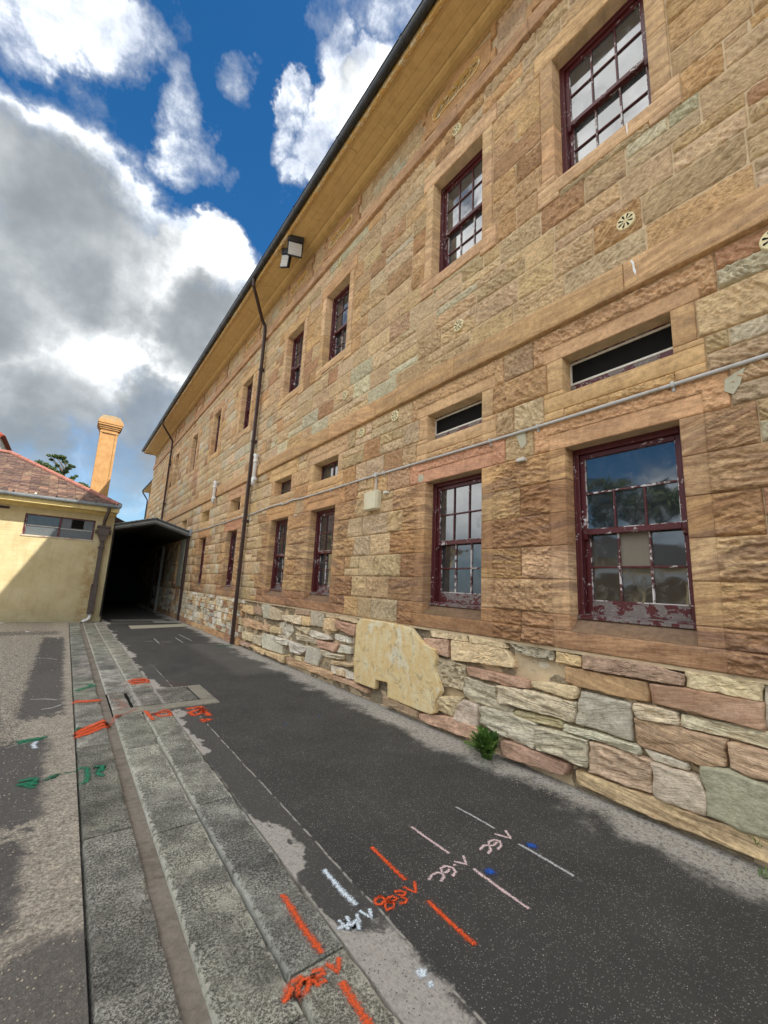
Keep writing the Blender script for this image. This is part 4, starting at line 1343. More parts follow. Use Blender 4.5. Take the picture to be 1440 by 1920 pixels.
# ---- rubble plinth --------------------------------------------------
PL = [
([(1.936,1.104),(1.401,1.111),(1.188,1.078),(1.194,1.0),(1.445,0.992),(1.94,0.993)],(130,95,80),'pick',0),
([(1.177,1.106),(0.759,1.109),(0.767,0.991),(1.184,0.993)],(205,185,140),'pick',0),
([(2.195,1.1),(1.95,1.088),(1.953,0.995),(2.202,0.998)],(200,165,110),'pick',0),
([(2.105,0.976),(1.444,0.973),(1.422,0.832),(1.593,0.824),(1.981,0.83),(2.118,0.854)],(175,130,80),'smooth',0.005),
([(1.419,0.971),(1.182,0.985),(0.767,0.988),(0.774,0.817),(1.053,0.827),(1.405,0.835)],(160,112,88),'smooth',0.01),
([(0.75,1.118),(0.706,1.119),(0.732,0.822),(0.774,0.814)],(180,175,160),'smooth',-0.01),
([(1.546,0.803),(1.249,0.807),(1.233,0.716),(1.52,0.7)],(205,185,155),'strata',0.01),
([(1.231,0.798),(0.775,0.815),(0.719,0.812),(0.728,0.71),(0.957,0.711),(1.228,0.719)],(215,205,170),'strata',0.0),
([(1.539,0.694),(1.222,0.706),(0.981,0.703),(0.99,0.538),(1.128,0.495),(1.494,0.5),(1.543,0.527)],(180,140,105),'strata2',0.02),
([(0.968,0.694),(0.726,0.698),(0.74,0.544),(0.868,0.521),(0.967,0.541)],(185,145,115),'strata2',0.015),
([(1.961,0.798),(1.557,0.793),(1.566,0.521),(2.01,0.529),(1.996,0.689)],(155,155,145),'rough',0.0),
([(2.123,0.499),(1.504,0.502),(1.508,0.439),(1.721,0.442),(2.125,0.448)],(190,190,165),'strata',0.0),
([(1.491,0.493),(1.207,0.483),(1.206,0.432),(1.44,0.427)],(205,200,185),'rough',0.005),
([(1.902,0.423),(1.439,0.427),(1.447,0.198),(1.912,0.191)],(185,150,125),'strata',0.01),
([(2.388,0.406),(1.917,0.425),(1.918,0.215),(2.402,0.206)],(200,195,170),'strata',0.01),
([(3.056,0.42),(2.652,0.45),(2.405,0.42),(2.409,0.203),(2.747,0.206),(3.055,0.245)],(200,195,175),'strata',0.005),
([(1.428,0.419),(1.132,0.41),(1.104,0.33),(1.115,0.189),(1.438,0.184)],(175,160,145),'rough',0.015),
([(1.123,0.495),(0.982,0.531),(0.869,0.512),(0.708,0.511),(0.735,0.212),(0.909,0.188),(1.111,0.202),(1.103,0.363),(1.128,0.419)],(160,160,122),'stucco',0.012),
([(2.016,0.167),(1.444,0.176),(1.095,0.183),(0.732,0.199),(0.744,0.068),(1.418,0.05),(2.019,0.064)],(200,168,118),'strata2',0.035),
([(3.98,0.12),(3.433,0.213),(3.029,0.205),(3.029,0.148),(3.089,0.073),(3.636,0.05),(3.977,0.053)],(175,125,105),'rough',0.035),
([(2.759,0.187),(2.636,0.191),(2.068,0.189),(2.103,0.094),(2.638,0.051),(2.76,0.05)],(140,95,80),'rough',0.03),
([(3.938,1.0),(3.529,1.027),(3.513,0.836),(3.721,0.85),(3.911,0.916)],(165,120,100),'pick',0),
([(3.84,1.098),(3.249,1.105),(3.239,1.042),(3.825,1.029)],(205,180,140),'pick',-0.005),
([(3.22,1.108),(2.749,1.098),(2.709,1.045),(3.21,1.038)],(205,180,135),'pick',-0.005),
([(3.493,1.032),(2.735,1.042),(2.632,0.936),(2.633,0.874),(3.467,0.815)],(205,175,130),'pick',0.015),
([(3.704,0.807),(3.274,0.789),(3.27,0.526),(3.617,0.51),(3.686,0.63)],(160,145,118),'honey',0.005),
([(3.241,0.782),(3.037,0.79),(2.445,0.787),(2.453,0.714),(2.733,0.686),(3.24,0.699)],(165,115,95),'rough',0.02),
([(3.269,0.668),(2.873,0.645),(2.865,0.544),(2.65,0.482),(2.681,0.437),(3.209,0.426),(3.306,0.5)],(190,182,158),'strata',-0.035),
([(2.818,0.674),(2.435,0.699),(2.008,0.699),(2.025,0.534),(2.236,0.534),(2.818,0.51)],(205,190,160),'strata',0.015),
([(2.43,0.79),(1.994,0.832),(2.004,0.733),(2.064,0.714),(2.241,0.724),(2.431,0.742)],(205,180,135),'rough',0.02),
([(2.681,1.1),(2.216,1.097),(2.226,1.007),(2.327,0.997),(2.588,1.018)],(155,150,132),'honey',0.0),
([(2.631,0.983),(2.366,0.975),(2.269,0.979),(2.182,0.808),(2.342,0.8),(2.648,0.827)],(195,188,172),'rough',-0.06),
([(3.683,0.379),(3.293,0.452),(3.426,0.213),(3.7,0.229)],(200,175,130),'strata',0.0),
([(3.288,0.433),(3.083,0.42),(3.072,0.202),(3.43,0.185),(3.403,0.316)],(180,160,150),'rough',0.005),
([(2.617,0.488),(2.144,0.511),(2.139,0.447),(2.656,0.424)],(200,190,140),'strata',0.0),
([(4.685,0.168),(3.999,0.144),(3.995,0.063),(4.677,0.06)],(165,135,105),'strata2',0.03),
([(9.379,1.084),(8.9,1.093),(8.829,0.802),(9.186,0.792)],(150,150,135),'pick',0),
([(8.868,1.074),(8.238,0.998),(8.247,0.824),(8.829,0.802)],(170,150,120),'pick',0),
([(10.554,1.002),(9.91,0.997),(9.856,0.812),(10.5,0.83)],(190,150,95),'pick',0),
([(9.913,1.008),(9.357,1.0),(9.341,0.831),(9.866,0.844)],(130,95,75),'pick',0),
([(10.4,0.7),(9.332,0.664),(9.265,0.524),(10.378,0.519)],(185,135,95),'rough',0.02),
([(9.326,0.643),(8.849,0.649),(8.845,0.529),(9.299,0.541)],(175,130,95),'rough',0.02),
([(8.822,0.652),(8.242,0.681),(8.215,0.561),(8.819,0.532)],(190,165,115),'rough',0.02),
([(8.154,0.937),(7.31,0.996),(7.319,0.829),(8.159,0.851)],(215,195,165),'pick',0.02),
([(7.308,0.988),(6.977,0.998),(6.951,0.84),(7.28,0.833)],(205,165,110),'pick',0.02),
([(7.667,1.114),(7.035,1.104),(7.019,1.011),(7.646,1.005)],(140,105,85),'pick',0),
([(6.997,1.107),(6.508,1.086),(6.51,0.867),(6.955,0.856)],(150,140,125),'pick',0),
([(6.446,1.026),(6.076,1.035),(6.052,0.853),(6.435,0.836)],(200,160,110),'pick',0.02),
([(6.476,1.096),(5.453,1.097),(5.447,1.033),(6.469,1.048)],(190,165,130),'rough',0),
([(6.06,1.021),(5.455,1.004),(5.465,0.846),(5.655,0.838),(6.078,0.927)],(165,110,90),'rough',0.01),
([(6.922,0.775),(6.293,0.749),(6.19,0.699),(6.58,0.651),(7.0,0.682)],(215,210,200),'strata',0.0),
([(7.597,0.649),(6.701,0.652),(6.669,0.559),(7.45,0.543)],(205,190,165),'strata',0.01),
([(6.663,0.633),(5.922,0.659),(6.025,0.525),(6.612,0.535)],(185,130,110),'rough',0.01),
([(6.079,0.812),(5.621,0.785),(5.586,0.718),(6.081,0.713)],(215,215,205),'rough',0.01),
([(5.893,0.663),(5.58,0.661),(5.582,0.562),(5.995,0.53)],(205,205,195),'rough',0.01),
([(7.044,0.492),(6.52,0.484),(6.503,0.376),(6.613,0.201),(7.088,0.202)],(160,158,150),'stucco',0.0),
([(6.504,0.502),(5.786,0.502),(5.835,0.437),(6.49,0.41)],(215,205,180),'strata',0.01),
([(7.803,0.48),(7.019,0.462),(7.045,0.392),(7.3,0.287),(7.675,0.283)],(215,210,205),'strata',0.0),
([(7.396,0.264),(7.196,0.269),(7.181,0.188),(7.445,0.196)],(190,165,120),'pick',0.01),
([(9.16,0.473),(8.67,0.479),(8.05,0.357),(8.06,0.19),(9.109,0.174)],(180,180,165),'stucco',0.0),
([(8.642,0.473),(7.803,0.48),(7.828,0.387),(8.538,0.359)],(220,215,205),'strata',0.0),
([(10.398,0.38),(9.707,0.391),(9.659,0.225),(10.376,0.201)],(200,180,140),'rough',0.01),
([(9.674,0.384),(9.114,0.397),(9.146,0.199),(9.653,0.205)],(185,170,145),'rough',0.01),
([(10.508,0.14),(9.831,0.14),(9.642,0.144),(9.874,0.07),(10.48,0.054)],(165,125,110),'rough',0.03),
([(9.773,0.148),(8.804,0.139),(8.889,0.048),(9.23,0.057),(9.727,0.101)],(205,170,120),'rough',0.04),
([(8.831,0.145),(7.853,0.187),(7.914,0.051),(8.814,0.078)],(205,170,120),'rough',0.03),
([(7.839,0.171),(6.866,0.192),(6.03,0.201),(6.046,0.096),(7.074,0.092),(7.816,0.068)],(190,145,105),'strata2',0.035),
([(6.147,0.386),(5.462,0.427),(5.483,0.382),(6.139,0.328)],(190,160,120),'strata',0.0),
([(6.184,0.304),(5.517,0.306),(5.479,0.203),(5.985,0.191),(6.17,0.202)],(210,205,195),'rough',-0.01),
([(5.977,0.275),(5.718,0.299),(5.721,0.207),(5.967,0.196)],(190,160,125),'pick',0.01),
([(6.005,0.176),(5.389,0.183),(5.039,0.151),(5.058,0.108),(5.41,0.139),(6.027,0.114)],(165,120,95),'rough',0.03),
([(8.379,0.792),(7.815,0.77),(7.708,0.671),(7.979,0.475),(8.411,0.498)],(205,203,195),'rough',-0.06),
([(7.6,0.774),(6.928,0.808),(7.02,0.688),(7.422,0.721)],(190,175,140),'rough',0.0),
]


def rubble(poly, col, kind, proud, sp, name='plinth_stone', X0=WX):
    """irregular stone with a lumpy, weathered face built in rings"""
    P0 = [np.array(p) for p in poly]
    cen = sum(P0) / len(P0)
    out = []
    n = len(P0)
    for i in range(n):
        a, b = P0[i], P0[(i + 1) % n]
        k = max(1, int(np.linalg.norm(b - a) / sp))
        for j in range(k): out.append(a + (b - a) * j / k)
    out = np.array(out)
    seed = rnd.randrange(99999)
    # soften corners and ragged edge
    out = .06 * np.roll(out, 1, 0) + .88 * out + .06 * np.roll(out, -1, 0)
    dv = out - cen
    ln = np.linalg.norm(dv, axis=1, keepdims=True) + 1e-6
    out += dv / ln * ((vnoise(out[:, 0] * 16, out[:, 1] * 22, seed)[:, None] - .5) * .018 + .003)
    k = len(out)
    rings = [1.0, .97, .93, .86, .76, .64, .5, .34, .17] if sp < .05 else [1.0, .95, .75, .4]
    V = []; 
    V.append(np.column_stack([np.full(k, X0 + .09), out]))
    for r in rings:
        q = cen + (out - cen) * r
        edge = (1 - r) * ln[:, 0]
        x = X0 - proud + .016 * (1 - sstep(0, .011, edge)) 
        a, b = q[:, 0], q[:, 1]
        if kind in ('strata', 'strata2'):
            tl = ((seed % 7) - 3) * .05
            bb = b + a * tl
            h = vnoise(a * 5, bb * 34, seed) * .7 + vnoise(a * 12, bb * 80, seed + 1) * .3
            x = x - (sstep(.2, .8, h) - .5) * (.040 if kind == 'strata' else .020)
        elif kind in ('pick',):
            th = .8 if seed % 2 else -.8
            A = a * math.cos(th) + b * math.sin(th); B = -a * math.sin(th) + b * math.cos(th)
            x = x - (sstep(.25, .75, vnoise(A / .05, B / .018, seed)) - .5) * .012
        elif kind == 'honey':
            x = x + sstep(.50, .70, vnoise(a * 34, b * 42, seed)) * .035
        elif kind == 'stucco':
            x = x - (vnoise(a * 30, b * 30, seed) - .5) * .008
        elif kind == 'smooth':
            x = x - (vnoise(a * 4, b * 8, seed) - .5) * .012
        else:
            x = x - (vnoise(a * 9, b * 16, seed) - .5) * .035 - (vnoise(a * 30, b * 40, seed + 2) - .5) * .010
        V.append(np.column_stack([np.full(k, 0) + x, q]))
    V.append(np.array([[X0 - proud - .002, cen[0], cen[1]]]))
    nr = len(rings) + 1
    Vv = np.concatenate(V)
    F = []
    for r in range(nr - 1):
        for i in range(k):
            j = (i + 1) % k
            F.append((r * k + i, r * k + j, (r + 1) * k + j, (r + 1) * k + i))
    for i in range(k):
        F.append(((nr - 1) * k + i, (nr - 1) * k + (i + 1) % k, nr * k))
    bands = {'strata': .2, 'strata2': .6, 'smooth': .7, 'pick': .1, 'honey': .05, 'stucco': 0, 'rough': .25}[kind]
    sb = {'strata': .85, 'strata2': .45, 'smooth': .1, 'pick': .15, 'honey': .6, 'stucco': .0, 'rough': .25}[kind]
    return mesh_from(name, Vv, F, M['stone'], bld, sp < .05 and kind not in ('pick', 'honey'), {'tint': (*col, 1), 'traits': (bands, .5 if kind != 'smooth' else .15, sb, (seed % 997) / 997)})


NPL = 0
for pts, col, kind, pr in PL:
    yc = sum(p[0] for p in pts) / len(pts)
    rubble(pts, s2l((172, 168, 142) if kind == 'stucco' and col[0] == 160 and col[2] == 122 else tuple(.62 * v + .44 * (230, 216, 186)[q_] for q_, v in enumerate(col))), kind, pr + rnd.uniform(-.022, .024), max(.016, .0065 * (3.0 + yc)))
    NPL += 1
# the rest of the plinth, coursed rubble going on in both directions and behind
PALE = [(234, 222, 196), (228, 214, 184), (220, 206, 178), (208, 200, 180), (238, 230, 214), (228, 204, 164), (200, 196, 184), (224, 198, 156)]
WARM = [(200, 160, 118), (184, 144, 116), (206, 172, 130), (176, 140, 114)]


def rubble_run(y0, y1, zmax=1.115, zmin=.0):
    global NPL
    z = zmin
    first = True
    while z < zmax - .03:
        h = rnd.uniform(.10, .20)
        if zmax - (z + h) < .07: h = zmax - z
        y = y0
        while y < y1 - .02:
            L_ = rnd.uniform(.18, .50) * (1.4 if first else 1)
            if y1 - y - L_ < .12: L_ = y1 - y
            a, b = y + .006, y + L_ - .006
            j = lambda s=.012: rnd.uniform(-s, s)
            if rnd.random() < .3 and h > .14 and not first:
                zm = z + h * rnd.uniform(.4, .6)
                polys = [[(a, z + .004), (b, z + .004 + j(.004)), (b, zm - .003), (a, zm - .003 + j(.004))], [(a, zm + .003), (b, zm + .003), (b, z + h - .004 + j(.004)), (a, z + h - .004)]]
            else:
                polys = [[(a, z + .004), (b, z + .004 + j()), (b + j(), z + h - .004), (a + j(.006), z + h - .004 + j(.006))]]
            for pg in polys:
                col = s2l(rnd.choice(WARM if (first or rnd.random() < .18) else PALE))
                kind = rnd.choice(['rough', 'strata', 'strata2' if first else 'strata', 'rough', 'pick'])
                if rnd.random() < .05 and y > 5: continue
                if NPL < 296:
                    rubble(pg, col, kind, (.035 if first else rnd.uniform(-.012, .02)), max(.02, .007 * (3.0 + abs(y))))
                    NPL += 1
                else:
                    LATER.append((pg, col))
            y += L_
        z += h
        first = False


LATER = []
random.seed(3)
rubble_run(10.56, 17.3)
rubble_run(-2.6, .52)
rubble_run(17.3, 24.0)
far = MB()
for pg, col in LATER:
    far.tint = (*col, 1)
    b = len(far.V)
    far.prism(pg, 'x', WX - rnd.uniform(0, .03), 3.72)
fo = far.build('plinth_stones', M['stone'], bld, kind='stuff', traits=(.2, .6, .8, .4))
# rough mortar bed behind the rubble, tint darkened so the gaps read as shaded
ny, nz = 620, 60
yy = np.linspace(-16, 30.4, ny + 1); yy = np.concatenate([np.linspace(-16, 0, 60)[:-1], np.linspace(0, 12, 520)[:-1], np.linspace(12, 30.4, 200)])
zz = np.linspace(-.04, 1.128, nz + 1)
Y, Z = np.meshgrid(yy, zz)
X = 3.715 - (vnoise(Y * 7, Z * 11, 4) - .5) * .05 - (vnoise(Y * 26, Z * 40, 5) - .5) * .016
hole = sstep(.72, .80, vnoise(Y * 5.3, Z * 7.1, 77)) * ((Y > 5.4) & (Y < 10.8)) + 0.7 * sstep(.86, .93, vnoise(Y * 8, Z * 12, 78))
X += hole * .09
idx = np.arange(len(yy) * len(zz)).reshape(len(zz), len(yy))
F = np.stack([idx[:-1, :-1].ravel(), idx[1:, :-1].ravel(), idx[1:, 1:].ravel(), idx[:-1, 1:].ravel()], 1)
mesh_from('plinth_mortar', np.stack([X.ravel(), Y.ravel(), Z.ravel()], 1), F, M['stone'], bld, True, {'tint': (*s2l((150, 137, 114)), 1), 'traits': (.1, .9, .4, .35)})

# patch of painted render on the plinth
rp = [(5.394, 1.009), (5.314, 1.104), (5.160, 1.120), (4.80, 1.122), (4.411, 1.118), (4.25, 1.108), (4.139, 1.095), (4.0, 1.0), (3.881, 0.938), (3.78, .915), (3.683, 0.903), (3.690, .85), (3.668, 0.800), (3.69, .72), (3.680, 0.646), (3.62, .56), (3.580, 0.452), (3.62, .40), (3.653, 0.348), (3.66, .27), (3.669, 0.200), (3.745, 0.166), (3.990, 0.164), (4.3, .168), (4.557, 0.173), (4.571, 0.353), (4.840, 0.334), (4.845, 0.212), (5.1, .21), (5.363, 0.214), (5.40, .5), (5.385, .8)]
m, gg, p, o_ = new_mat('yellowed_render')
P = gpos(gg); x, y, z = gg.sep(P)
n = gg.m('ADD', gg.m('MULTIPLY', gg.noise(P, 2.6, 7, 0.68, 0.2), 0.72), gg.m('MULTIPLY', gg.noise(gg.comb(x, gg.m('MULTIPLY', y, 9.0), gg.m('MULTIPLY', z, 1.2)), 1.0, 3, 0.5, 0.0), 0.28))
c = gg.ramp(n, [(0.30, (0.80, 0.71, 0.50)), (0.42, (0.80, 0.66, 0.38)), (0.53, (0.76, 0.54, 0.24)), (0.62, (0.82, 0.74, 0.52))])
sp_ = gg.mr(gg.noise(P, 9.0, 6, 0.7, 0.4), 0.56, 0.66)
c = gg.mix(gg.m('MULTIPLY', sp_, 0.25), c, (0.76, 0.70, 0.54))
c = gg.mix(gg.m('MULTIPLY', gg.mr(gg.noise(P, 26.0, 6, 0.8), 0.60, 0.72), 0.30), c, (0.32, 0.27, 0.18))
gg.put(p, 'Base Color', c); p.inputs['Roughness'].default_value = .85
bump(gg, p, gg.m('ADD', gg.noise(P, 10, 8, 0.7), gg.m('MULTIPLY', sp_, .4)), .022)
r_ = MB()
r_.prism(rp, 'x', WX - .056, WX + .02)
ro = r_.build('render_patch', m, bld)
ro['label'] = 'yellowed patch of old painted render on the stone plinth'
bv = ro.modifiers.new('bevel', 'BEVEL'); bv.width = .014; bv.segments = 3

# ---- eaves -----------------------------------------------------------
mo = MB()
mo.prism([(WX, 9.44), (WX - .10, 9.44), (WX - .10, 9.47), (WX - .13, 9.475), (WX - .16, 9.50), (WX - .175, 9.545), (WX + .02, 9.545)], 'y', YB0 - .3, YB1)
mo.build('eaves_moulding', M['soffit'], bld)
ybs = [-16.3] + [v for v in np.arange(-14, 30, 3.3)] + [YB1]
xs_ = [3.478, 3.335, 3.19, 3.05, 2.985]
for i in range(len(xs_) - 1):
    off = (i * 1.37) % 3.0
    prev_ = YB0 - .3
    while prev_ < YB1 - .01:
        nx_ = min(prev_ + (3.4 if prev_ > -.5 else 6) - (off if prev_ < -10 else 0), YB1)
        if YB1 - nx_ < .6: nx_ = YB1
        s_ = MB(); s_.box(xs_[i + 1] + .003, xs_[i], prev_ + .002, nx_ - .002, 9.50 - .002 * (i % 2), 9.53, ch=.003)
        s_.build('soffit_board', M['soffit'], bld)
        prev_ = nx_
fb = MB()
fb.box(2.93, 2.983, YB0 - .3, YB1 + .0, 9.455, 9.60, ch=.006)
fb.box(2.983, 3.01, YB0 - .3, YB1, 9.478, 9.505, ch=.004)
fb.build('fascia', M['fascia'], bld)
sc = MB(); sc.box(2.93, 3.65, YB1, YB1 + .04, 9.45, 9.64); sc.build('verge_board', M['fascia'], bld)
gu = MB()
prof = [(2.93, 9.63)] + [(2.865 + .065 * math.cos(q), 9.60 + .085 * math.sin(q) - .0) for q in np.linspace(0, -math.pi, 9)] + [(2.80, 9.63), (2.79, 9.635), (2.79, 9.625)]
yg = [YB0 - .3] + list(np.arange(-14.4, 30, 1.83)) + [YB1 + .05]
gu.prism(prof, 'y', YB0 - .3, YB1 + .05)
for yy_ in yg[1:-1]:
    pr2 = [(2.865 + (a - 2.865) * 1.08, 9.60 + (b - 9.60) * 1.08) for a, b in prof[:-1]]
    gu.prism(pr2, 'y', yy_ - .03, yy_ + .03)
gu.build('gutter', M['gutter'], bld)
rf = MB()
ridge_z = 9.68 + 5.4 * .42
rf.prism([(2.86, 9.66), (2.86, 9.70), (8.4, ridge_z + .06), (14.3, 9.70), (14.3, 9.62), (8.4, ridge_z)], 'y', YB0 - .3, YB1 + .04)
rf.prism([(3.9, 9.40), (8.4, ridge_z - .05), (13.9, 9.40)], 'y', YB0 + .05, YB1 - .05)
rf.build('roof', M['roof_dark'], bld)

# ---- downpipes -------------------------------------------------------


def downpipe(yc, zbot=0.0, ytop=None):
    d = MB()
    yt = yc - .72 if ytop is None else ytop
    w_ = .045
    d.box(3.555 - w_, 3.555 + w_ - .01, yc - w_, yc + w_, zbot, 7.45, ch=.006)
    d.tube([(3.55, yc, 7.40), (3.55, yc, 8.62), (3.53, yc - .01, 8.80), (3.42, yc - .06, 8.90), (2.95, yt + .06, 9.24), (2.88, yt, 9.32), (2.87, yt, 9.56)], .047, 10)
    for zc in (7.42, 5.3, 3.1, 9.28):
        if zc < 9: d.box(3.555 - w_ - .010, 3.64, yc - w_ - .012, yc + w_ + .012, zc, zc + .07, ch=.004)
    o = d.build('downpipe', M['downpipe'], bld)
    return o


downpipe(10.86, 0.02)
downpipe(24.0, 0.02)

# ---- windows ---------------------------------------------------------
XF = 3.80
FLUSH = 0.0


def sash_window(c, z0, z1, style, detail=2, pale=False, wide_top=False, blind=False, curtain=False):
    y0, y1 = c - HW - .001, c + HW + .001
    f = MB()
    t = .05
    wm = (0, 1)
    f.box(XF, XF + .14, y0, y0 + t, z0, z1, 1, .004); f.box(XF, XF + .14, y1 - t, y1, z0, z1, 1, .004)
    f.box(XF, XF + .14, y0 + t, y1 - t, z1 - .055, z1, 0, .004)
    # staff beads
    f.box(XF - .012, XF + .02, y0, y0 + .018, z0, z1, 1, .003); f.box(XF - .012, XF + .02, y1 - .018, y1, z0, z1, 1, .003)
    f.box(XF - .012, XF + .02, y0 + .018, y1 - .018, z1 - .018, z1, 0, .003)
    f.prism([(XF - .035, z0), (XF - .035, z0 + .025), (XF + .02, z0 + .045), (XF + .14, z0 + .05), (XF + .14, z0)], 'y', y0, y1, 2)
    win = f.build('window', [M['maroon'], M['maroon_worn'], M['maroon_rail']], bld)
    zi0, zi1 = z0 + .045, z1 - .055
    zm = zi0 + (zi1 - zi0) * .495
    a, b = y0 + t, y1 - t
    for s in ('top', 'bottom'):
        if s == 'top':
            xa, xb = XF + .030, XF + .065
            q0, q1, br, tr_ = zm - .022, zi1, .05, .045
            mats = [M['maroon_worn'], M['maroon_worn']]
        else:
            xa, xb = XF + .075, XF + .11
            q0, q1, br, tr_ = zi0, zm + .03, .12, .045
            mats = [M['maroon_worn'], M['maroon_rail']]
        st_ = .042
        sb = MB()
        sb.box(xa, xb, a, a + st_, q0, q1, 0, .004); sb.box(xa, xb, b - st_, b, q0, q1, 0, .004)
        sb.box(xa, xb, a + st_, b - st_, q0, q0 + br, 1, .004); sb.box(xa, xb, a + st_, b - st_, q1 - tr_, q1, 0, .004)
        if s == 'top':
            for yy_ in (a, b - st_):
                sb.prism([(xa + .002, q0), (xb - .002, q0), (xb - .002, q0 - .05), (xa + .012, q0 - .04)], 'y', yy_, yy_ + st_, 0)
        sash = sb.build('sash', mats, win)
        iy0, iy1, iz0, iz1 = a + st_, b - st_, q0 + br, q1 - tr_
        gb = []
        ycs = [iy0 + (iy1 - iy0) * k / 3 for k in (1, 2)]
        zc = (iz0 + iz1) / 2
        bw = .0085
        top_wide = wide_top and s == 'top'
        cols = [iy0, *ycs, iy1]; rows = [iz0, zc, iz1]
        for r in range(2):
            for k in range(3):
                if top_wide and r == 1:
                    if k: continue
                    pa, pb_ = iy0, iy1
                else:
                    pa, pb_ = cols[k], cols[k + 1]
                pn = MB()
                ty, tz = rnd.uniform(-.0012, .0012), rnd.uniform(-.0012, .0012)
                xm = (xa + xb) / 2 + .004
                za, zb = rows[r], rows[r + 1]
                pn.add([(xm - ty - tz, pa, za), (xm + ty - tz, pb_, za), (xm + ty + tz, pb_, zb), (xm - ty + tz, pa, zb),
                        (xm - ty - tz + .004, pa, za), (xm + ty - tz + .004, pb_, za), (xm + ty + tz + .004, pb_, zb), (xm - ty + tz + .004, pa, zb)],
                       [(0, 1, 2, 3), (4, 7, 6, 5), (0, 4, 5, 1), (1, 5, 6, 2), (2, 6, 7, 3), (3, 7, 4, 0)])
                mt = M['glass_pale'] if pale else M['glass']
                if blind and s == 'bottom' and r == 1 and k == 1: mt = M['blind']
                if curtain and s == 'bottom' and k == 0: mt = M['curtain']
                pn.build('pane', mt, win)
        for k, yc_ in enumerate(ycs):
            zt = zc if top_wide else iz1
            bb = MB(); bb.box(xa + .004, xb, yc_ - bw, yc_ + bw, iz0, zt, 0, .003)
            bb.build('glazing_bar', M['putty'] if s == 'bottom' else M['maroon_worn'], win)
        bb = MB(); bb.box(xa + .0035, xb, iy0, iy1, zc - bw, zc + bw, 0, .003)
        bb.build('glazing_bar', M['putty'] if top_wide else M['maroon_worn'], win)
        # putty line round the glass
        if detail > 1:
            pt = MB()
            for (u0, u1, v0, v1) in ((iy0, iy1, iz0, iz0 + .007), (iy0, iy0 + .006, iz0, iz1), (iy1 - .006, iy1, iz0, iz1)):
                pt.box(xa + .009, xb - .010, u0, u1, v0, v1)
            pt.build('putty', M['putty'], win)
    return win


def win_label(o, s): o['label'] = s


for k, c in enumerate(WIN):
    wn = sash_window(c, 1.40, 3.00, 0, 2 if k < 4 else 1, wide_top=(k == 0), blind=(k == 0), curtain=(k == 2))
    wn = sash_window(c, 6.05, 7.71, 0, 2 if k < 4 else 1, pale=(k < 2))
# little openings between the storeys
for k, c in enumerate(WIN):
    y0, y1 = c - HW - .001, c + HW + .001
    v = MB()
    if k < 2:
        x0 = XF
        v.box(x0, x0 + .03, y0, y1, 3.56, 3.685, 1)
        v.box(x0 - .005, x0 + .02, y0, y0 + .018, 3.685, 3.925, 0, .002); v.box(x0 - .005, x0 + .02, y1 - .018, y1, 3.685, 3.925, 0, .002)
        v.box(x0 - .005, x0 + .02, y0 + .018, y1 - .018, 3.685, 3.706, 0, .002); v.box(x0 - .005, x0 + .02, y0 + .018, y1 - .018, 3.905, 3.925, 0, .002)
        v.box(x0, x0 + .03, y0, y1, 3.92, 3.946, 1)
        vo = v.build('fly_screen', [M['screen_frame'], M['maroon_rail'], M['dark']], bld)
        pn = MB(); pn.box(x0 + .008, x0 + .012, y0 + .018, y1 - .018, 3.706, 3.905)
        pn.build('mesh', M['dark'], vo)
    else:
        x0 = XF + .03 if k < 4 else XF + .1
        v.box(x0, x0 + .05, y0, y1, 3.56, 3.61, 0, .003); v.box(x0, x0 + .05, y0, y1, 3.91, 3.945, 0, .003)
        for yy_ in (y0, c - .015, y1 - .03): v.box(x0, x0 + .05, yy_, yy_ + .03, 3.61, 3.91, 0, .003)
        vo = v.build('vent_window', [M['maroon_worn']], bld)
        for a, b in ((y0 + .03, c - .015), (c + .015, y1 - .03)):
            pn = MB(); pn.box(x0 + .02, x0 + .025, a, b, 3.61, 3.91)
            pn.build('pane', M['glass'], vo)

# round cast vents
RV = [(0.425, 4.14), (4.69, 4.15), (5.60, 4.14), (10.99, 4.16), (13.7, 4.15), (17.1, 4.15), (1.36, 5.00), (3.42, 5.01), (6.23, 5.04), (9.46, 5.03), (12.24, 5.04), (15.3, 5.03), (18.6, 5.03),
      (1.56, 8.24), (3.52, 8.24), (6.87, 8.26), (8.85, 8.27), (12.3, 8.26), (15.5, 8.26), (18.8, 8.26)]
for (yc, zc) in RV:
    v = MB(); n = 28; r = .082
    V = [(3.615, yc, zc)]; F = []
    for rr, xx in ((r * .93, 3.614), (r, 3.622), (r, 3.655)):
        for i in range(n): V.append((xx, yc + rr * math.cos(2 * math.pi * i / n), zc + rr * math.sin(2 * math.pi * i / n)))
    for i in range(n):
        j = (i + 1) % n
        F += [(0, 1 + i, 1 + j), (1 + i, 1 + n + i, 1 + n + j, 1 + j), (1 + n + i, 1 + 2 * n + i, 1 + 2 * n + j, 1 + n + j)]
    v.add(V, F, 0)
    for i in range(8):
        q = math.radians(22.5 + 45 * i)
        cu, su = math.cos(q), math.sin(q)
        r0, r1, w0, w1 = r * .22, r * .82, r * .03, r * .12
        pts = [(r0, -w0), (r1 - .006, -w1), (r1, 0), (r1 - .006, w1), (r0, w0)]
        v.add([(3.6125, yc + a * cu - b * su, zc + a * su + b * cu) for a, b in pts], [(0, 1, 2, 3, 4)], 1)
    v.tube([(3.616, yc, zc), (3.606, yc, zc)], .006, 8)
    v.build('round_vent', [M['cream'], M['dark']], bld)

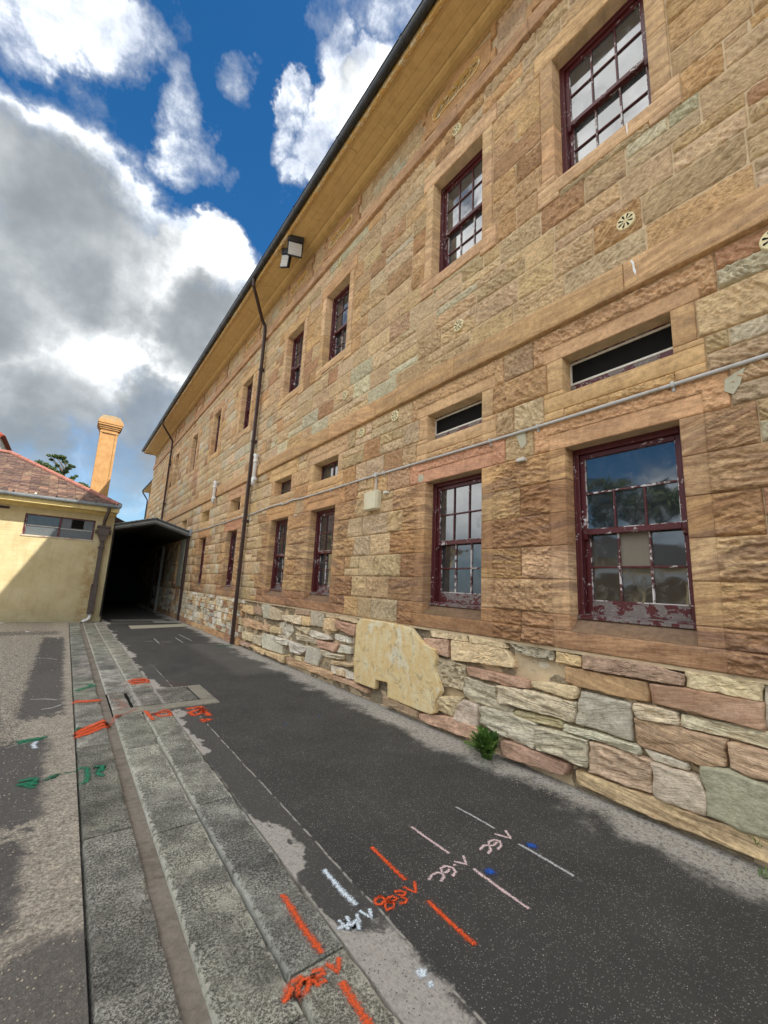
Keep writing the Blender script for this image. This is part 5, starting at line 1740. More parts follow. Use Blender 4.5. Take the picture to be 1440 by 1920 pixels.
# ---- conduit, boxes and pipes on the wall -----------------------------
cd = MB()
cz = [(-3.0, 3.29), (.54, 3.29), (1.1, 3.285), (1.9, 3.28), (2.9, 3.285), (4.0, 3.29), (4.9, 3.30), (5.09, 3.305), (6.5, 3.30), (7.6, 3.30), (8.1, 3.325), (8.62, 3.30), (8.72, 3.325), (9.26, 3.335), (10.4, 3.30), (12.0, 3.31), (13.0, 3.285), (13.8, 3.30), (14.6, 3.285), (15.6, 3.29), (16.4, 3.31), (17.3, 3.30)]
cd.tube([(3.622 + .004 * math.sin(3 * y_), y_, z_) for y_, z_ in cz], .0165, 10)
for y_, z_ in cz[2:16:2] + [(2.30, 3.28)]:
    cd.box(3.598, 3.65, y_ - .012, y_ + .012, z_ - .022, z_ + .022, ch=.003)
    cd.box(3.625, 3.65, y_ - .010, y_ + .010, z_ - .055, z_ - .022, ch=.003)
cdo = cd.build('conduit', M['conduit'], None, smooth=True)
tag(cdo, 'long white electrical conduit clipped along the sandstone wall', 'conduit')
tj = MB()
tj.tube([(3.59, 5.09, 3.305), (3.655, 5.09, 3.305)], .038, 12)
tj.tube([(3.622, 5.09, 3.29), (3.622, 5.09, 3.04)], .014, 8)
tj.build('conduit_branch', M['conduit'], cdo)
jb = MB(); jb.box(3.55, 3.66, 4.965, 5.30, 2.742, 3.045, ch=.022); jb.box(3.542, 3.552, 4.98, 5.285, 2.757, 3.03, ch=.008)
jbm = plain('yellowed_plastic', s2l((214, 206, 176)), .5, .4, var=.06, scale=6, dirt=s2l((200, 176, 120)), dirtamt=.8)
tag(jb.build('junction_box', jbm, None), 'yellowed square junction box hanging below the white conduit', 'junction box')


def pvc(yc, zt, zb, lab):
    d = MB()
    d.tube([(3.70, yc + .10, zt), (3.56, yc + .10, zt), (3.53, yc + .07, zt), (3.53, yc, zt - .02), (3.53, yc, zt - .08), (3.53, yc, zb)], .048, 12)
    d.tube([(3.53, yc, zt - .15), (3.53, yc, zt - .23)], .058, 12)
    d.tube([(3.53, yc, zb + .02), (3.53, yc, zb + .20)], .060, 12)
    d.tube([(3.53, yc, zb + .14), (3.53, yc - .11, zb + .16)], .050, 12)
    tag(d.build('plastic_pipe', M['pvc'], None, smooth=True), lab, 'pipe', 'white plastic pipes on the sandstone wall')


pvc(10.45, 4.86, 4.03, 'short white plastic pipe right beside the near brown downpipe')
pvc(14.18, 4.78, 4.05, 'short white plastic pipe farther along, left of the near downpipe')
for yy_, zz_ in ((7.93, 2.975), (2.50, 2.975), (4.83, 2.985)):
    q = MB(); q.box(3.60, 3.655, yy_ - .05 if yy_ < 7 else yy_ - .02, yy_ + .05 if yy_ < 7 else yy_ + .02, zz_ - .02, zz_ + .02, ch=.008)
    q.build('wall_bracket', M['screen_frame'], bld)


def floodlight(loc, rot, size, label):
    t = empty('floodlight', loc, label, 'floodlight', 'floodlights under the eaves')
    w_, h_ = size
    bm_ = MB()
    bm_.box(-w_ / 2, w_ / 2, -.035, .02, -h_ / 2, h_ / 2, 0, .008)
    for i in range(7):
        x = -w_ / 2 + .03 + (w_ - .06) * i / 6
        bm_.box(x - .004, x + .004, .02, .06, -h_ / 2 + .02, h_ / 2 - .02)
    bm_.box(-w_ / 2 - .012, w_ / 2 + .012, -.06, .05, h_ / 2 - .02, h_ / 2 + .10, 0, .006)
    bm_.box(-w_ / 2 - .006, w_ / 2 + .006, -.048, -.036, -h_ / 2 - .006, -h_ / 2 + .016, 0, .003)
    body = bm_.build('body', M['gutter'], None)
    lm = MB(); lm.box(-w_ / 2 + .02, w_ / 2 - .02, -.041, -.036, -h_ / 2 + .02, h_ / 2 - .05, 0, .001)
    for i in range(1, 4):
        lm.box(-w_ / 2 + .02, w_ / 2 - .02, -.0425, -.0415, -h_ / 2 + .02 + (h_ - .07) * i / 4 - .003, -h_ / 2 + .02 + (h_ - .07) * i / 4 + .003, 1)
    lens = lm.build('lens', [plain('lamp_glass', s2l((196, 192, 180)), .25, .6, var=.08), M['screen_frame']], None)
    fm = MB()
    for sx in (-1, 1):
        fm.box(sx * (w_ / 2 + .004) - .006, sx * (w_ / 2 + .004) + .006, -.01, .01, -.01, h_ / 2 + .10)
    fm.box(-w_ / 2 - .01, w_ / 2 + .01, -.02, .02, h_ / 2 + .10, h_ / 2 + .112)
    yoke = fm.build('bracket', M['gutter'], None)
    for o in (body, lens, yoke):
        lo = o.location.copy()
        o.parent = t
        o.location = lo
    t.rotation_euler = rot
    return t


floodlight((3.17, 8.20, 9.25), (math.radians(16), 0, math.radians(-22)), (.34, .34), 'square black floodlight nearest the camera under the ochre eaves')
floodlight((3.13, 8.62, 9.20), (math.radians(10), math.radians(18), math.radians(-66)), (.27, .33), 'narrow tilted floodlight hanging left of the square one')

# lime streaks and cement repairs on the stone
def wall_patch(name, poly, x, mat):
    q = MB(); q.prism(poly, 'x', x, x + .03); return q.build(name, mat, bld)


lime = plain('lime_streak', (.80, .79, .76), .8, .2, var=.15, scale=90)
cem = plain('cement_repair', s2l((186, 180, 156)), .9, .15, var=.15, scale=30, bmp=.003, bscale=90)
wall_patch('lime_streak', [(1.322, 4.552), (1.335, 4.55), (1.318, 4.50), (1.318, 4.44), (1.308, 4.41), (1.300, 4.385), (1.292, 4.42), (1.302, 4.46), (1.306, 4.52)], WX - .0615, lime)
wall_patch('lime_streak', [(1.295, 6.045), (1.31, 6.045), (1.306, 5.96), (1.30, 5.90), (1.296, 5.95)], WX - .0235, lime)
wall_patch('cement_repair', [(4.14, 3.118), (4.06, 3.125), (4.03, 3.06), (4.08, 3.01), (4.15, 3.05)], WX - .002, cem)
wall_patch('cement_repair', [(2.62, 3.30), (2.46, 3.31), (2.44, 3.14), (2.50, 3.10), (2.53, 3.16), (2.56, 3.25)], WX - .016, cem)
wall_patch('cement_repair', [(.78, 3.21), (.66, 3.26), (.70, 3.14), (.74, 3.08), (.79, 3.12)], WX - .016, cem)

# ------------------------------------------------------------------ low yellow building at the end of the yard
yb = empty('rendered_building', (-4.0, 20.0, 0.0), 'low yellow painted building with hipped slate roof and terracotta ridge', 'building')
m, gg, p, o_ = new_mat('yellow_masonry_paint')
P = gpos(gg); x, y, z = gg.sep(P)
bk = gg.n('ShaderNodeTexBrick')
gg.put(bk, 'Vector', gg.comb(gg.m('ADD', x, y), z, 0.0))
bk.inputs['Scale'].default_value = 1.0
bk.inputs['Brick Width'].default_value = .46; bk.inputs['Row Height'].default_value = .155; bk.inputs['Mortar Size'].default_value = .006
n = gg.noise(P, 1.6, 6, 0.65, 0.4)
c = gg.ramp(n, [(0.3, (0.44, 0.355, 0.185)), (0.5, (0.525, 0.435, 0.24)), (0.7, (0.58, 0.50, 0.30))])
c = gg.mix(gg.m('MULTIPLY', gg.mr(gg.noise(gg.comb(gg.m('MULTIPLY', x, 8), gg.m('MULTIPLY', y, 8), z), 1.2, 6, .7, .5), .45, .7), .35), c, (0.38, 0.31, 0.17))
rust = gg.m('MULTIPLY', gg.mr(gg.m('ABSOLUTE', gg.m('SUBTRACT', x, 0.62)), 0.0, 0.32, 1.0, 0.0), gg.mr(gg.noise(P, 5, 6, .7, .6), .36, .62))
c = gg.mix(gg.m('MULTIPLY', gg.m('MULTIPLY', rust, gg.mr(z, 2.6, 2.2)), 0.75), c, (0.34, 0.19, 0.055))
c = gg.mix(gg.m('MULTIPLY', gg.mr(gg.m('ADD', z, gg.m('MULTIPLY', n, .5)), 0.25, 0.75, 1, 0), 0.35), c, (0.20, 0.19, 0.12))
c = gg.mix(gg.m('MULTIPLY', bk.outputs['Fac'], 0.03), c, (0.28, 0.22, 0.12))
gg.put(p, 'Base Color', c); p.inputs['Roughness'].default_value = .8
bump(gg, p, gg.m('ADD', gg.m('MULTIPLY', bk.outputs['Fac'], -.35), gg.m('MULTIPLY', gg.noise(P, 24, 7, .75), 1.6)), .008)
M['ywall'] = m

YF = 17.2
wl = MB()
wx0, wx1, wz0, wz1 = -1.28, 0.57, 2.65, 3.37
wl.box(-10, wx0, YF, YF + .25, -.05, 3.68); wl.box(wx1, 1.10, YF, YF + .25, -.05, 3.68)
wl.box(wx0, wx1, YF, YF + .25, -.05, wz0); wl.box(wx0, wx1, YF, YF + .25, wz1, 3.68)
wl.box(.85, 1.10, YF + .251, 23.2, -.05, 3.62); wl.box(-10, -9.75, YF + .251, 23.2, -.05, 3.68); wl.box(-9.749, .849, 22.95, 23.2, -.05, 3.68)
wl.box(-10.01, 1.12, YF - .02, YF - .001, -.05, .12)
wl.box(.98, 1.14, YF - .03, YF - .021, -.05, .16)
wl.box(-9.7, .84, 17.9, 18.0, 0, 3.6)
wl.build('wall', M['ywall'], yb)
sf = MB()
sf.box(-10.4, 1.14, 16.72, YF + .02, 3.665, 3.70); sf.box(-10.4, 1.16, 16.70, 16.73, 3.66, 3.80, ch=.004)
sf.box(-10.4, 1.13, YF - .06, YF - .001, 3.58, 3.664)
sf.build('eaves', plain('cream_eaves_paint', s2l((205, 186, 130)), .7, .2, dirt=s2l((160, 140, 90)), dirtamt=.6), yb)
gt = MB()
pr = [(16.70, 3.90)] + [(16.635 + .065 * math.cos(q), 3.87 + .075 * math.sin(q)) for q in np.linspace(0, -math.pi, 8)] + [(16.57, 3.90)]
gt.prism(pr, 'x', -10.4, 1.17)
gt.box(1.10, 1.20, 16.55, 16.72, 3.83, 3.97, ch=.01)
gt.build('gutter', plain('zinc_gutter', s2l((132, 140, 144)), .5, .4, .3, var=.2, scale=20, dirt=s2l((60, 62, 60)), dirtamt=.5), yb)
# roof: hipped, slates laid in courses
m, gg, p, o_ = new_mat('brown_slates')
at = gg.n('ShaderNodeAttribute', attribute_name='tint')
P = gpos(gg)
li = gg.mr(gg.noise(P, 3.2, 7, .75, .6), .50, .62)
c = gg.mix(gg.m('MULTIPLY', li, .42), at.outputs['Color'], (0.30, 0.225, 0.14))
c = gg.mix(1.0, c, gg.ramp(gg.noise(P, 30, 4, .7), [(.2, (.75,) * 3), (.8, (1.25,) * 3)]), 'MULTIPLY')
gg.put(p, 'Base Color', c); p.inputs['Roughness'].default_value = .85
M['slate'] = m
RX0, RX1, RY0, RY1 = -10.4, 1.12, 16.68, 23.4
RZ = 3.90; RH = 1.86; RUN = 3.34
M['slate_bed'] = plain('slate_underlay', (.05, .035, .03), .9, .1)
rb = MB()
rl, rr = RX0 + RUN, RX1 - RUN
V = [(RX0, RY0, RZ), (RX1, RY0, RZ), (RX1, RY1, RZ), (RX0, RY1, RZ), (rl, (RY0 + RY1) / 2, RZ + RH), (rr, (RY0 + RY1) / 2, RZ + RH)]
rb.add(V, [(0, 1, 5, 4), (1, 2, 5), (2, 3, 4, 5), (3, 0, 4), (3, 2, 1, 0)])
rb.build('roof', M['slate_bed'], yb)
sl = MB()
sn = math.hypot(RUN, RH)
nrow = 30


def slates(A, B, up, inset, into):
    """rows of slates on one slope: A->B eaves line, up = vector up the slope, inset = how far each end draws in, into = outward normal"""
    A, B, up = Vector(A), Vector(B), Vector(up)
    d = (B - A).normalized()
    for r in range(nrow):
        t0, t1 = r / nrow, min((r + 1.25) / nrow, 1)
        a = A + up * t0 + d * inset * t0
        L_ = (B - A).length - 2 * inset * t0
        w_ = .24
        k = -1
        s_ = -(r % 2) * w_ / 2
        while s_ < L_:
            u0, u1 = max(s_, 0), min(s_ + w_ - .008, L_)
            if u1 - u0 > .03:
                v = rnd.uniform(.6, 1.35)
                base_ = rnd.choice([(0.090, .066, .054), (0.105, .076, .060), (0.082, .062, .055), (.115, .085, .066), (.15, .108, .075)])
                sl.tint = (base_[0] * v * 1.18, base_[1] * v * .93, base_[2] * v * .88, 1)
                lift = into * (.024 + rnd.uniform(-.004, .006))
                lo = into * .008
                e = up * (t1 - t0)
                q = [a + d * u0 + lift, a + d * u1 + lift, a + d * u1 + e + lo, a + d * u0 + e + lo, a + d * u0, a + d * u1]
                sl.add(q, [(0, 1, 2, 3), (4, 5, 1, 0), (0, 3, 4), (1, 5, 2)])
            s_ += w_


nf = Vector((0, -RH, RUN)).normalized()
slates((RX0, RY0, RZ), (RX1, RY0, RZ), (0, RUN, RH), RUN, nf)
nf2 = Vector((RH, 0, RUN)).normalized()
slates((RX1, RY0, RZ), (RX1, RY1, RZ), (-RUN, 0, RH), RUN, nf2)
sl.build('roof_slates', M['slate'], yb, kind='stuff')
M['terra'] = plain('terracotta', s2l((150, 100, 88)), .8, .25, var=.25, scale=9, dirt=s2l((120, 80, 66)), dirtamt=.6)


def ridge_run(p0, p1):
    p0, p1 = Vector(p0), Vector(p1)
    L_ = (p1 - p0).length; n = int(L_ / .42); d = (p1 - p0) / n
    up = Vector((0, 0, 1)); u = d.normalized(); s_ = u.cross(up).normalized(); v = s_.cross(u)
    for i in range(n):
        a = p0 + d * i - u * .01; b = p0 + d * (i + 1) + u * .03
        q = MB(); V = []
        for pp, k in ((a, 1.12), (b, .96)):
            for ang in np.linspace(-.15, math.pi + .15, 7):
                V.append(pp + s_ * math.cos(ang) * .095 * k + v * (math.sin(ang) * .085 * k - .02))
        F = [(j, j + 1, j + 8, j + 7) for j in range(6)] + [tuple(range(7)), tuple(range(7, 14))]
        q.add(V, F); q.build('ridge_tile', M['terra'], yb)


midy = (RY0 + RY1) / 2
ridge_run((RX1, RY0, RZ + .04), (rr, midy, RZ + RH + .04))
ridge_run((rr, midy, RZ + RH + .04), (rr - 5.0, midy, RZ + RH + .04))
# little dark clips along the gutter
for i, xx in enumerate(np.arange(-6.3, 1.0, .52)):
    q = MB(); q.prism([(xx - .03, 3.93), (xx + .03, 3.93), (xx, 3.99)], 'y', 16.64, 16.70); q.build('snow_clip', M['gutter'] if i % 6 != 4 else M['pvc'], yb)
# long low window
win = MB()
win.box(wx0, wx1, YF + .05, YF + .12, wz1 - .04, wz1, 0, .004); win.box(wx0 - .02, wx1 + .02, YF - .02, YF + .12, wz0, wz0 + .05, 1, .004)
for a, b in ((wx0, wx0 + .06), (-.41, -.35), (wx1 - .06, wx1)): win.box(a, b, YF + .05, YF + .12, wz0 + .05, wz1 - .04, 0, .004)
wo_ = win.build('window', [M['maroon_worn'], plain('chalky_sill', s2l((190, 180, 160)), .8, .2, dirt=s2l((110, 60, 55)), dirtamt=.8)], yb)
obs = plain('obscure_glass', (0.10, 0.115, 0.12), .35, .6, var=.35, scale=26, bmp=.004, bscale=70)
dk = glass_mat('dark_clear_glass', (.035, .04, .042), .08)
for (a, b, z0, z1, mt, yy_) in ((wx0 + .06, -.41, 3.02, wz1 - .04, dk, .085), (wx0 + .06, -.41, wz0 + .05, 3.0, obs, .075), (-.35, wx1 - .06, 3.0, wz1 - .04, obs, .085), (-.35, wx1 - .06, wz0 + .05, 2.985, obs, .075)):
    q = MB(); q.box(a, b, YF + yy_, YF + yy_ + .005, z0, z1); q.build('pane', mt, wo_)
q = MB(); q.box(wx0 + .06, -.41, YF + .06, YF + .10, 3.0, 3.022); q.box(-.35, wx1 - .06, YF + .06, YF + .10, 2.985, 3.0); q.build('glazing_bar', M['screen_frame'], wo_)
fan = MB(); fan.box(-.08, .25, YF + .055, YF + .08, 3.035, 3.32, 0, .01)
for i in range(6): fan.box(-.05, .22, YF + .048, YF + .055, 3.06 + i * .042, 3.08 + i * .042, 0)
for r_ in (.04, .09): fan.tube([(.085 + r_ * math.cos(q), YF + .046, 3.175 + r_ * math.sin(q)) for q in np.linspace(0, 6.283, 17)], .006, 5)
fan.build('extractor_fan', M['dark'], wo_)
q = MB()
q.box(-1.95, -1.68, YF - .012, YF + .01, 3.44, 3.52, 0, .002)
for i in range(5): q.box(-1.93, -1.70, YF - .020, YF - .012, 3.45 + i * .014, 3.456 + i * .014)
q.build('wall_grille', M['downpipe'], yb)
# rain head and downpipe
rh = MB()
rh.tube([(.85, 16.63, 3.84), (.85, 16.66, 3.66), (.82, 16.80, 3.50), (.80, 16.98, 3.36), (.81, 17.05, 3.20)], .055, 10)
rh.box(.62, 1.02, 16.92, 17.19, 3.13, 3.20, 0, .01)
rh.prism([(.66, 3.13), (.98, 3.13), (.96, 2.88), (.68, 2.88)], 'y', 16.95, 17.19)
for xx in (.585, 1.0): rh.box(xx, xx + .055, 16.98, 17.19, 2.93, 3.06, 0, .012)
rh.prism([(.68, 2.88), (.96, 2.88), (.90, 2.68), (.76, 2.68)], 'y', 16.98, 17.19)
rh.box(.77, .90, 17.02, 17.17, 1.24, 2.70, 0, .012); rh.box(.735, .925, 17.0, 17.18, 2.44, 2.50, 0, .01)
rh.box(.735, .915, 16.97, 17.175, .27, 1.25, 0, .006)
rh.build('downpipe', plain('lead_grey_pipe', s2l((86, 76, 70)), .6, .3, var=.25, scale=12, dirt=s2l((60, 46, 38)), dirtamt=.7), yb)
q = MB(); q.tube([(.83, 17.07, .28), (.83, 17.07, .18), (.81, 17.04, .11), (.74, 16.98, .065), (.68, 16.95, .05), (.655, 16.94, .015)], .05, 10)
q.build('waste_elbow', M['pvc'], yb, smooth=True)
# chimney
ch_ = MB()
cx0, cx1, cy0, cy1 = .37, 1.03, 23.5, 24.16
ch_.box(cx0, cx1, cy0, cy1, -.05, 8.30)
for a, b, c_, d in ((cx0 - .03, cx0 + .06, cy0 - .03, cy0 + .06), (cx1 - .06, cx1 + .03, cy0 - .03, cy0 + .06), (cx0 - .03, cx0 + .06, cy1 - .06, cy1 + .03), (cx1 - .06, cx1 + .03, cy1 - .06, cy1 + .03)):
    ch_.box(a, b, c_, d, 4.0, 8.29)
ch_.box(cx0 - .05, cx1 + .05, cy0 - .05, cy1 + .05, 3.0, 5.0)
for e, z0, z1 in ((.05, 8.29, 8.36), (.02, 8.36, 8.47), (.07, 8.47, 8.54), (.11, 8.54, 8.63), (.16, 8.63, 8.72), (.185, 8.72, 8.88), (.15, 8.88, 8.96)):
    ch_.box(cx0 - e, cx1 + e, cy0 - e, cy1 + e, z0 + .0005, z1, 0, .01 if z1 - z0 > .08 else 0)
m, gg, p, o_ = new_mat('ochre_chimney')
P = gpos(gg); x, y, z = gg.sep(P)
c = gg.ramp(gg.noise(P, 3.5, 6, .65, .4), [(.3, (.37, .195, .07)), (.5, (.44, .245, .092)), (.7, (.50, .30, .125))])
c = gg.mix(gg.m('MULTIPLY', gg.mr(z, 8.85, 9.0), gg.mr(gg.noise(P, 8, 5, .7), .35, .6)), c, (.30, .26, .17))
gg.put(p, 'Base Color', c); p.inputs['Roughness'].default_value = .85
bump(gg, p, gg.noise(P, 20, 5, .7), .012)
ch_.prism([(cx0 - .13, 8.96), (cx1 + .13, 8.96), (cx1 + .02, 9.12), ((cx0 + cx1) / 2 + .1, 9.17), (cx0 - .02, 9.12)], 'y', cy0 - .12, cy1 + .12)
ch_.build('chimney', m, yb)
# small roof beyond the corner
q = MB()
q.prism([(1.15, 3.95), (2.10, 4.02), (2.12, 4.08), (1.15, 4.52)], 'y', 23.8, 26)
q.build('side_roof', M['slate_bed'], yb)
q = MB(); q.box(1.15, 2.05, 23.72, 23.8, 3.88, 4.0, ch=.005); q.build('side_eaves', M['cream'], yb)
q = MB(); q.box(1.15, 1.95, 23.85, 25.9, 3.78, 3.94); q.build('side_wall', M['ywall'], yb)

# ------------------------------------------------------------------ covered way between the buildings
cw = empty('covered_walkway', (2.4, 20.0, 0.0), 'dark covered walkway with grey gabled roof between the two buildings', 'walkway')
grey = plain('grey_painted_timber', s2l((104, 106, 104)), .7, .3, var=.2, scale=14, dirt=s2l((66, 66, 62)), dirtamt=.6)
zinc = plain('galvanised_sheet', s2l((150, 156, 158)), .55, .4, .2, var=.12, scale=6)
dkw = plain('walkway_shade', (.05, .047, .043), .9, .1)  # near-black colour standing in for the shade inside the walkway
f = MB()
ax, az = 2.37, 3.69
lx, lz, rx, rz = 1.13, 3.30, 3.62, 3.32
f.prism([(lx, lz), (ax, az), (ax, az - .17), (lx, lz - .15)], 'y', 17.26, 17.30); f.prism([(ax, az), (rx, rz), (rx, rz - .17), (ax, az - .17)], 'y', 17.26, 17.30)
f.build('barge_board', grey, cw)
f = MB()
f.prism([(lx, lz - .06), (ax, az - .07), (ax, az - .11), (lx, lz - .10)], 'y', 17.24, 17.259); f.prism([(ax, az - .07), (rx, rz - .06), (rx, rz - .10), (ax, az - .11)], 'y', 17.24, 17.259)
f.build('trim_strip', plain('light_grey_trim', s2l((140, 142, 138)), .7, .3), cw)
f = MB()
f.prism([(lx - .05, lz + .005), (ax, az + .015), (rx + .02, rz + .008), (rx + .02, rz + .03), (ax, az + .045), (lx - .05, lz + .03)], 'y', 17.20, 31)
for i, xx in enumerate(np.arange(lx, rx, .16)):
    zz_ = (lz + (az - lz) * (xx - lx) / (ax - lx)) if xx < ax else (az + (rz - az) * (xx - ax) / (rx - ax))
    f.tube([(xx, 17.2, zz_ + .03), (xx, 31, zz_ + .03)], .02, 5)
f.build('roof', zinc, cw)
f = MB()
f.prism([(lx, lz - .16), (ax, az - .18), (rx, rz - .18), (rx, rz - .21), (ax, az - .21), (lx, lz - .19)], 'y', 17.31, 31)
f.box(1.13, 3.90, 30.2, 30.3, -.05, 3.6)  # end wall added to shut out light from the far end
f.box(1.112, 1.16, 17.31, 31, -.05, 3.2)  # dark skin added over the yellow side wall to paint it in shade
f.build('shade_lining', dkw, cw)
f = MB(); f.box(3.555, 3.635, 17.36, 17.46, 0, 3.25, ch=.006); f.build('post', M['downpipe'], cw)
f = MB(); f.box(3.50, 3.60, 22.1, 22.25, 0, 3.0, ch=.006); f.build('post', plain('cream_post', s2l((150, 146, 130)), .7, .3), cw)
f = MB(); f.box(3.56, 3.60, 17.75, 18.5, 1.25, 3.1); f.build('side_panel', plain('pale_board', s2l((140, 138, 122)), .8, .2, var=.2, scale=5, dirt=s2l((90, 86, 74)), dirtamt=.6), cw)
f = MB(); f.box(3.56, 3.70, 17.18, 17.30, 3.18, 3.44, ch=.01); f.build('bracket', zinc, cw)

# ------------------------------------------------------------------ wing beyond the far corner
rw = empty('rear_wing', (9, 34, 0), 'far wing with yellow eaves just past the end of the sandstone building', 'building')
q = MB(); q.box(4.23, 12, 31.0, 36.0, -.05, 7.9); q.tint = (*s2l((180, 150, 110)), 1); q.T = [q.tint] * len(q.V); q.build('wall', M['stone'], rw, traits=(.3, .8, .3, .5))
q = MB(); q.box(3.84, 4.6, 30.9, 36.05, 7.86, 7.92); q.box(3.82, 3.86, 30.9, 36.05, 7.86, 8.02); q.build('eaves', M['soffit'], rw)
q = MB(); q.box(3.74, 3.819, 30.9, 36.1, 7.92, 8.05, ch=.02); q.build('gutter', M['gutter'], rw)
q = MB(); q.tube([(3.79, 35.9, 7.93), (3.80, 35.9, 7.8), (4.15, 35.9, 7.3), (4.17, 35.9, 7.1), (4.17, 35.9, 0)], .045, 8); q.build('downpipe', M['gutter'], rw)
q = MB(); q.prism([(3.8, 8.04), (8, 9.9), (12.2, 8.04)], 'y', 30.9, 36.1); q.build('roof', M['roof_dark'], rw)

# ------------------------------------------------------------------ neighbour's red roof at the left edge
nb = empty('red_roofed_house', (-6.5, 29, 0), 'corner of a red tiled roof showing over the slate roof at the far left', 'house')
q = MB(); q.box(-10, -3.42, 26.4, 31.5, -.05, 7.8); q.build('wall', plain('grey_render', s2l((196, 190, 176)), .85, .2), nb)
q = MB(); V = [(-10.4, 26, 7.82), (-3.22, 26, 7.82), (-3.22, 32, 7.82), (-10.4, 32, 7.82), (-7.8, 29, 9.9), (-5.7, 29, 9.9)]
q.add(V, [(0, 1, 5, 4), (1, 2, 5), (2, 3, 4, 5), (3, 0, 4), (3, 2, 1, 0)])
for i in range(18):
    x0_ = -10.3 + .4 * i
    q.prism([(x0_, 7.80), (x0_ + .2, 7.80), (x0_ + .1, 7.66)], 'y', 25.98, 26.02)
q.build('roof', plain('red_tiles', s2l((128, 62, 48)), .8, .2, var=.3, scale=5), nb)

# ------------------------------------------------------------------ plants
def foliage_mat(name, a, b):
    m, gg, p, o = new_mat(name)
    at = gg.n('ShaderNodeAttribute', attribute_name='tint')
    t = gg.sep(at.outputs['Color'])[0]
    gg.put(p, 'Base Color', gg.mix(t, a, b))
    p.inputs['Roughness'].default_value = .6
    p.inputs['Specular IOR Level'].default_value = .3
    if 'Subsurface Weight' in p.inputs: pass
    return m


M['leaf'] = foliage_mat('tree_leaves', (.022, .045, .014), (.09, .13, .035))
M['weed'] = foliage_mat('weed_leaves', (.035, .10, .015), (.22, .36, .08))
M['bark'] = plain('bark', (.12, .10, .085), .9, .1, var=.3, scale=8)


def leaf_cloud(clumps, n, size, seed):
    R_ = np.random.RandomState(seed)
    V = []; F = []; T = []
    tot = sum(c[3] ** 2 for c in clumps)
    for cx, cy, cz, r in clumps:
        k = int(n * r * r / tot)
        for i in range(k):
            d = R_.randn(3); d /= np.linalg.norm(d)
            rr = r * R_.uniform(.35, 1.0) ** .6
            c0 = np.array([cx, cy, cz]) + d * rr * np.array([1, 1, .62])
            u = R_.randn(3); u /= np.linalg.norm(u); v = np.cross(u, R_.randn(3)); v /= np.linalg.norm(v)
            s_ = size * R_.uniform(.6, 1.4)
            b = len(V)
            V += [c0 - u * s_, c0 + v * s_ * .45, c0 + u * s_, c0 - v * s_ * .45]
            t = R_.uniform(0, 1) 
            T += [(t, t, t, 1)] * 4
            F.append((b, b + 1, b + 2, b + 3))
    return np.array(V), np.array(F), np.array(T, np.float32)


def tree(loc, h, clumps, n, size, label, seed, cat='tree', group=None):
    t = empty('tree', loc, label, cat, group)
    tr_ = MB()
    lx_, ly_, _ = loc
    tr_.tube([(lx_, ly_, 0), (lx_ + .1, ly_, h * .35), (lx_ - .05, ly_, h * .7), (lx_ + .05, ly_, h * .97)], [h * .022, h * .017, h * .010, h * .003], 8)
    for cx, cy, cz, r in clumps:
        zb = max(h * .3, cz - abs(cx - lx_) * .9 - r)
        tr_.tube([(lx_, ly_, zb), ((lx_ + cx) / 2, (ly_ + cy) / 2, (zb + cz) / 2 + .1), (cx, cy, cz)], [h * .008, h * .005, h * .002], 5, 0, False)
    tr_.build('trunk', M['bark'], t)
    V, F, T = leaf_cloud(clumps, n, size, seed)
    mesh_from('crown', V, F, M['leaf'], t, False, {'tint': T})
    return t


def pxp(px, py, Y):
    """a point seen in that direction of the far garden, at distance Y"""
    d = RT * ((px - 720) / 778.35) + FW - UP * ((py - 960) / 778.35)
    k = Y / d.y
    return (d.x * k, Y, 1.6 + d.z * k)


def cl(lst, Y): return [(*pxp(a, b, Y + rnd.uniform(-1, 1)), r) for a, b, r in lst]


T1 = cl([(104, 856, .55), (116, 858, .7), (122, 866, .5), (92, 854, .3), (96, 862, .3), (108, 873, .35), (132, 873, .4), (128, 878, .45), (138, 875, .3), (118, 885, .6), (106, 887, .5), (112, 892, .7), (124, 885, .4), (132, 899, .45), (137, 896, .4), (143, 893, .3), (128, 903, .5), (104, 900, .8), (116, 908, 1.0)], 60)
T1 = [(a, b, c_, r * .62) for a, b, c_, r in T1]
tree((pxp(112, 930, 60)[0], 60, 0), 14.5, T1, 5200, .13, 'tall sparse tree with separate leaf clumps above the slate roof ridge', 1)
T2 = cl([(74, 868, .5), (80, 873, .7), (90, 880, .9), (97, 886, .9), (84, 885, 1.0), (70, 880, .9), (103, 893, .9), (95, 900, 1.3), (80, 900, 1.6)], 57)
tree((pxp(84, 920, 57)[0], 57, 0), 11, T2, 5200, .13, 'dense tree behind the terracotta hip, left of the sparse tree', 2)
T3 = cl([(146, 912, .5), (153, 911, .65), (160, 917, .6), (150, 920, .9), (162, 925, .8), (142, 922, .6), (155, 935, 1.3)], 55)
tree((pxp(155, 945, 55)[0], 55, 0), 9, T3, 4200, .12, 'round bushy tree showing just left of the chimney', 3)

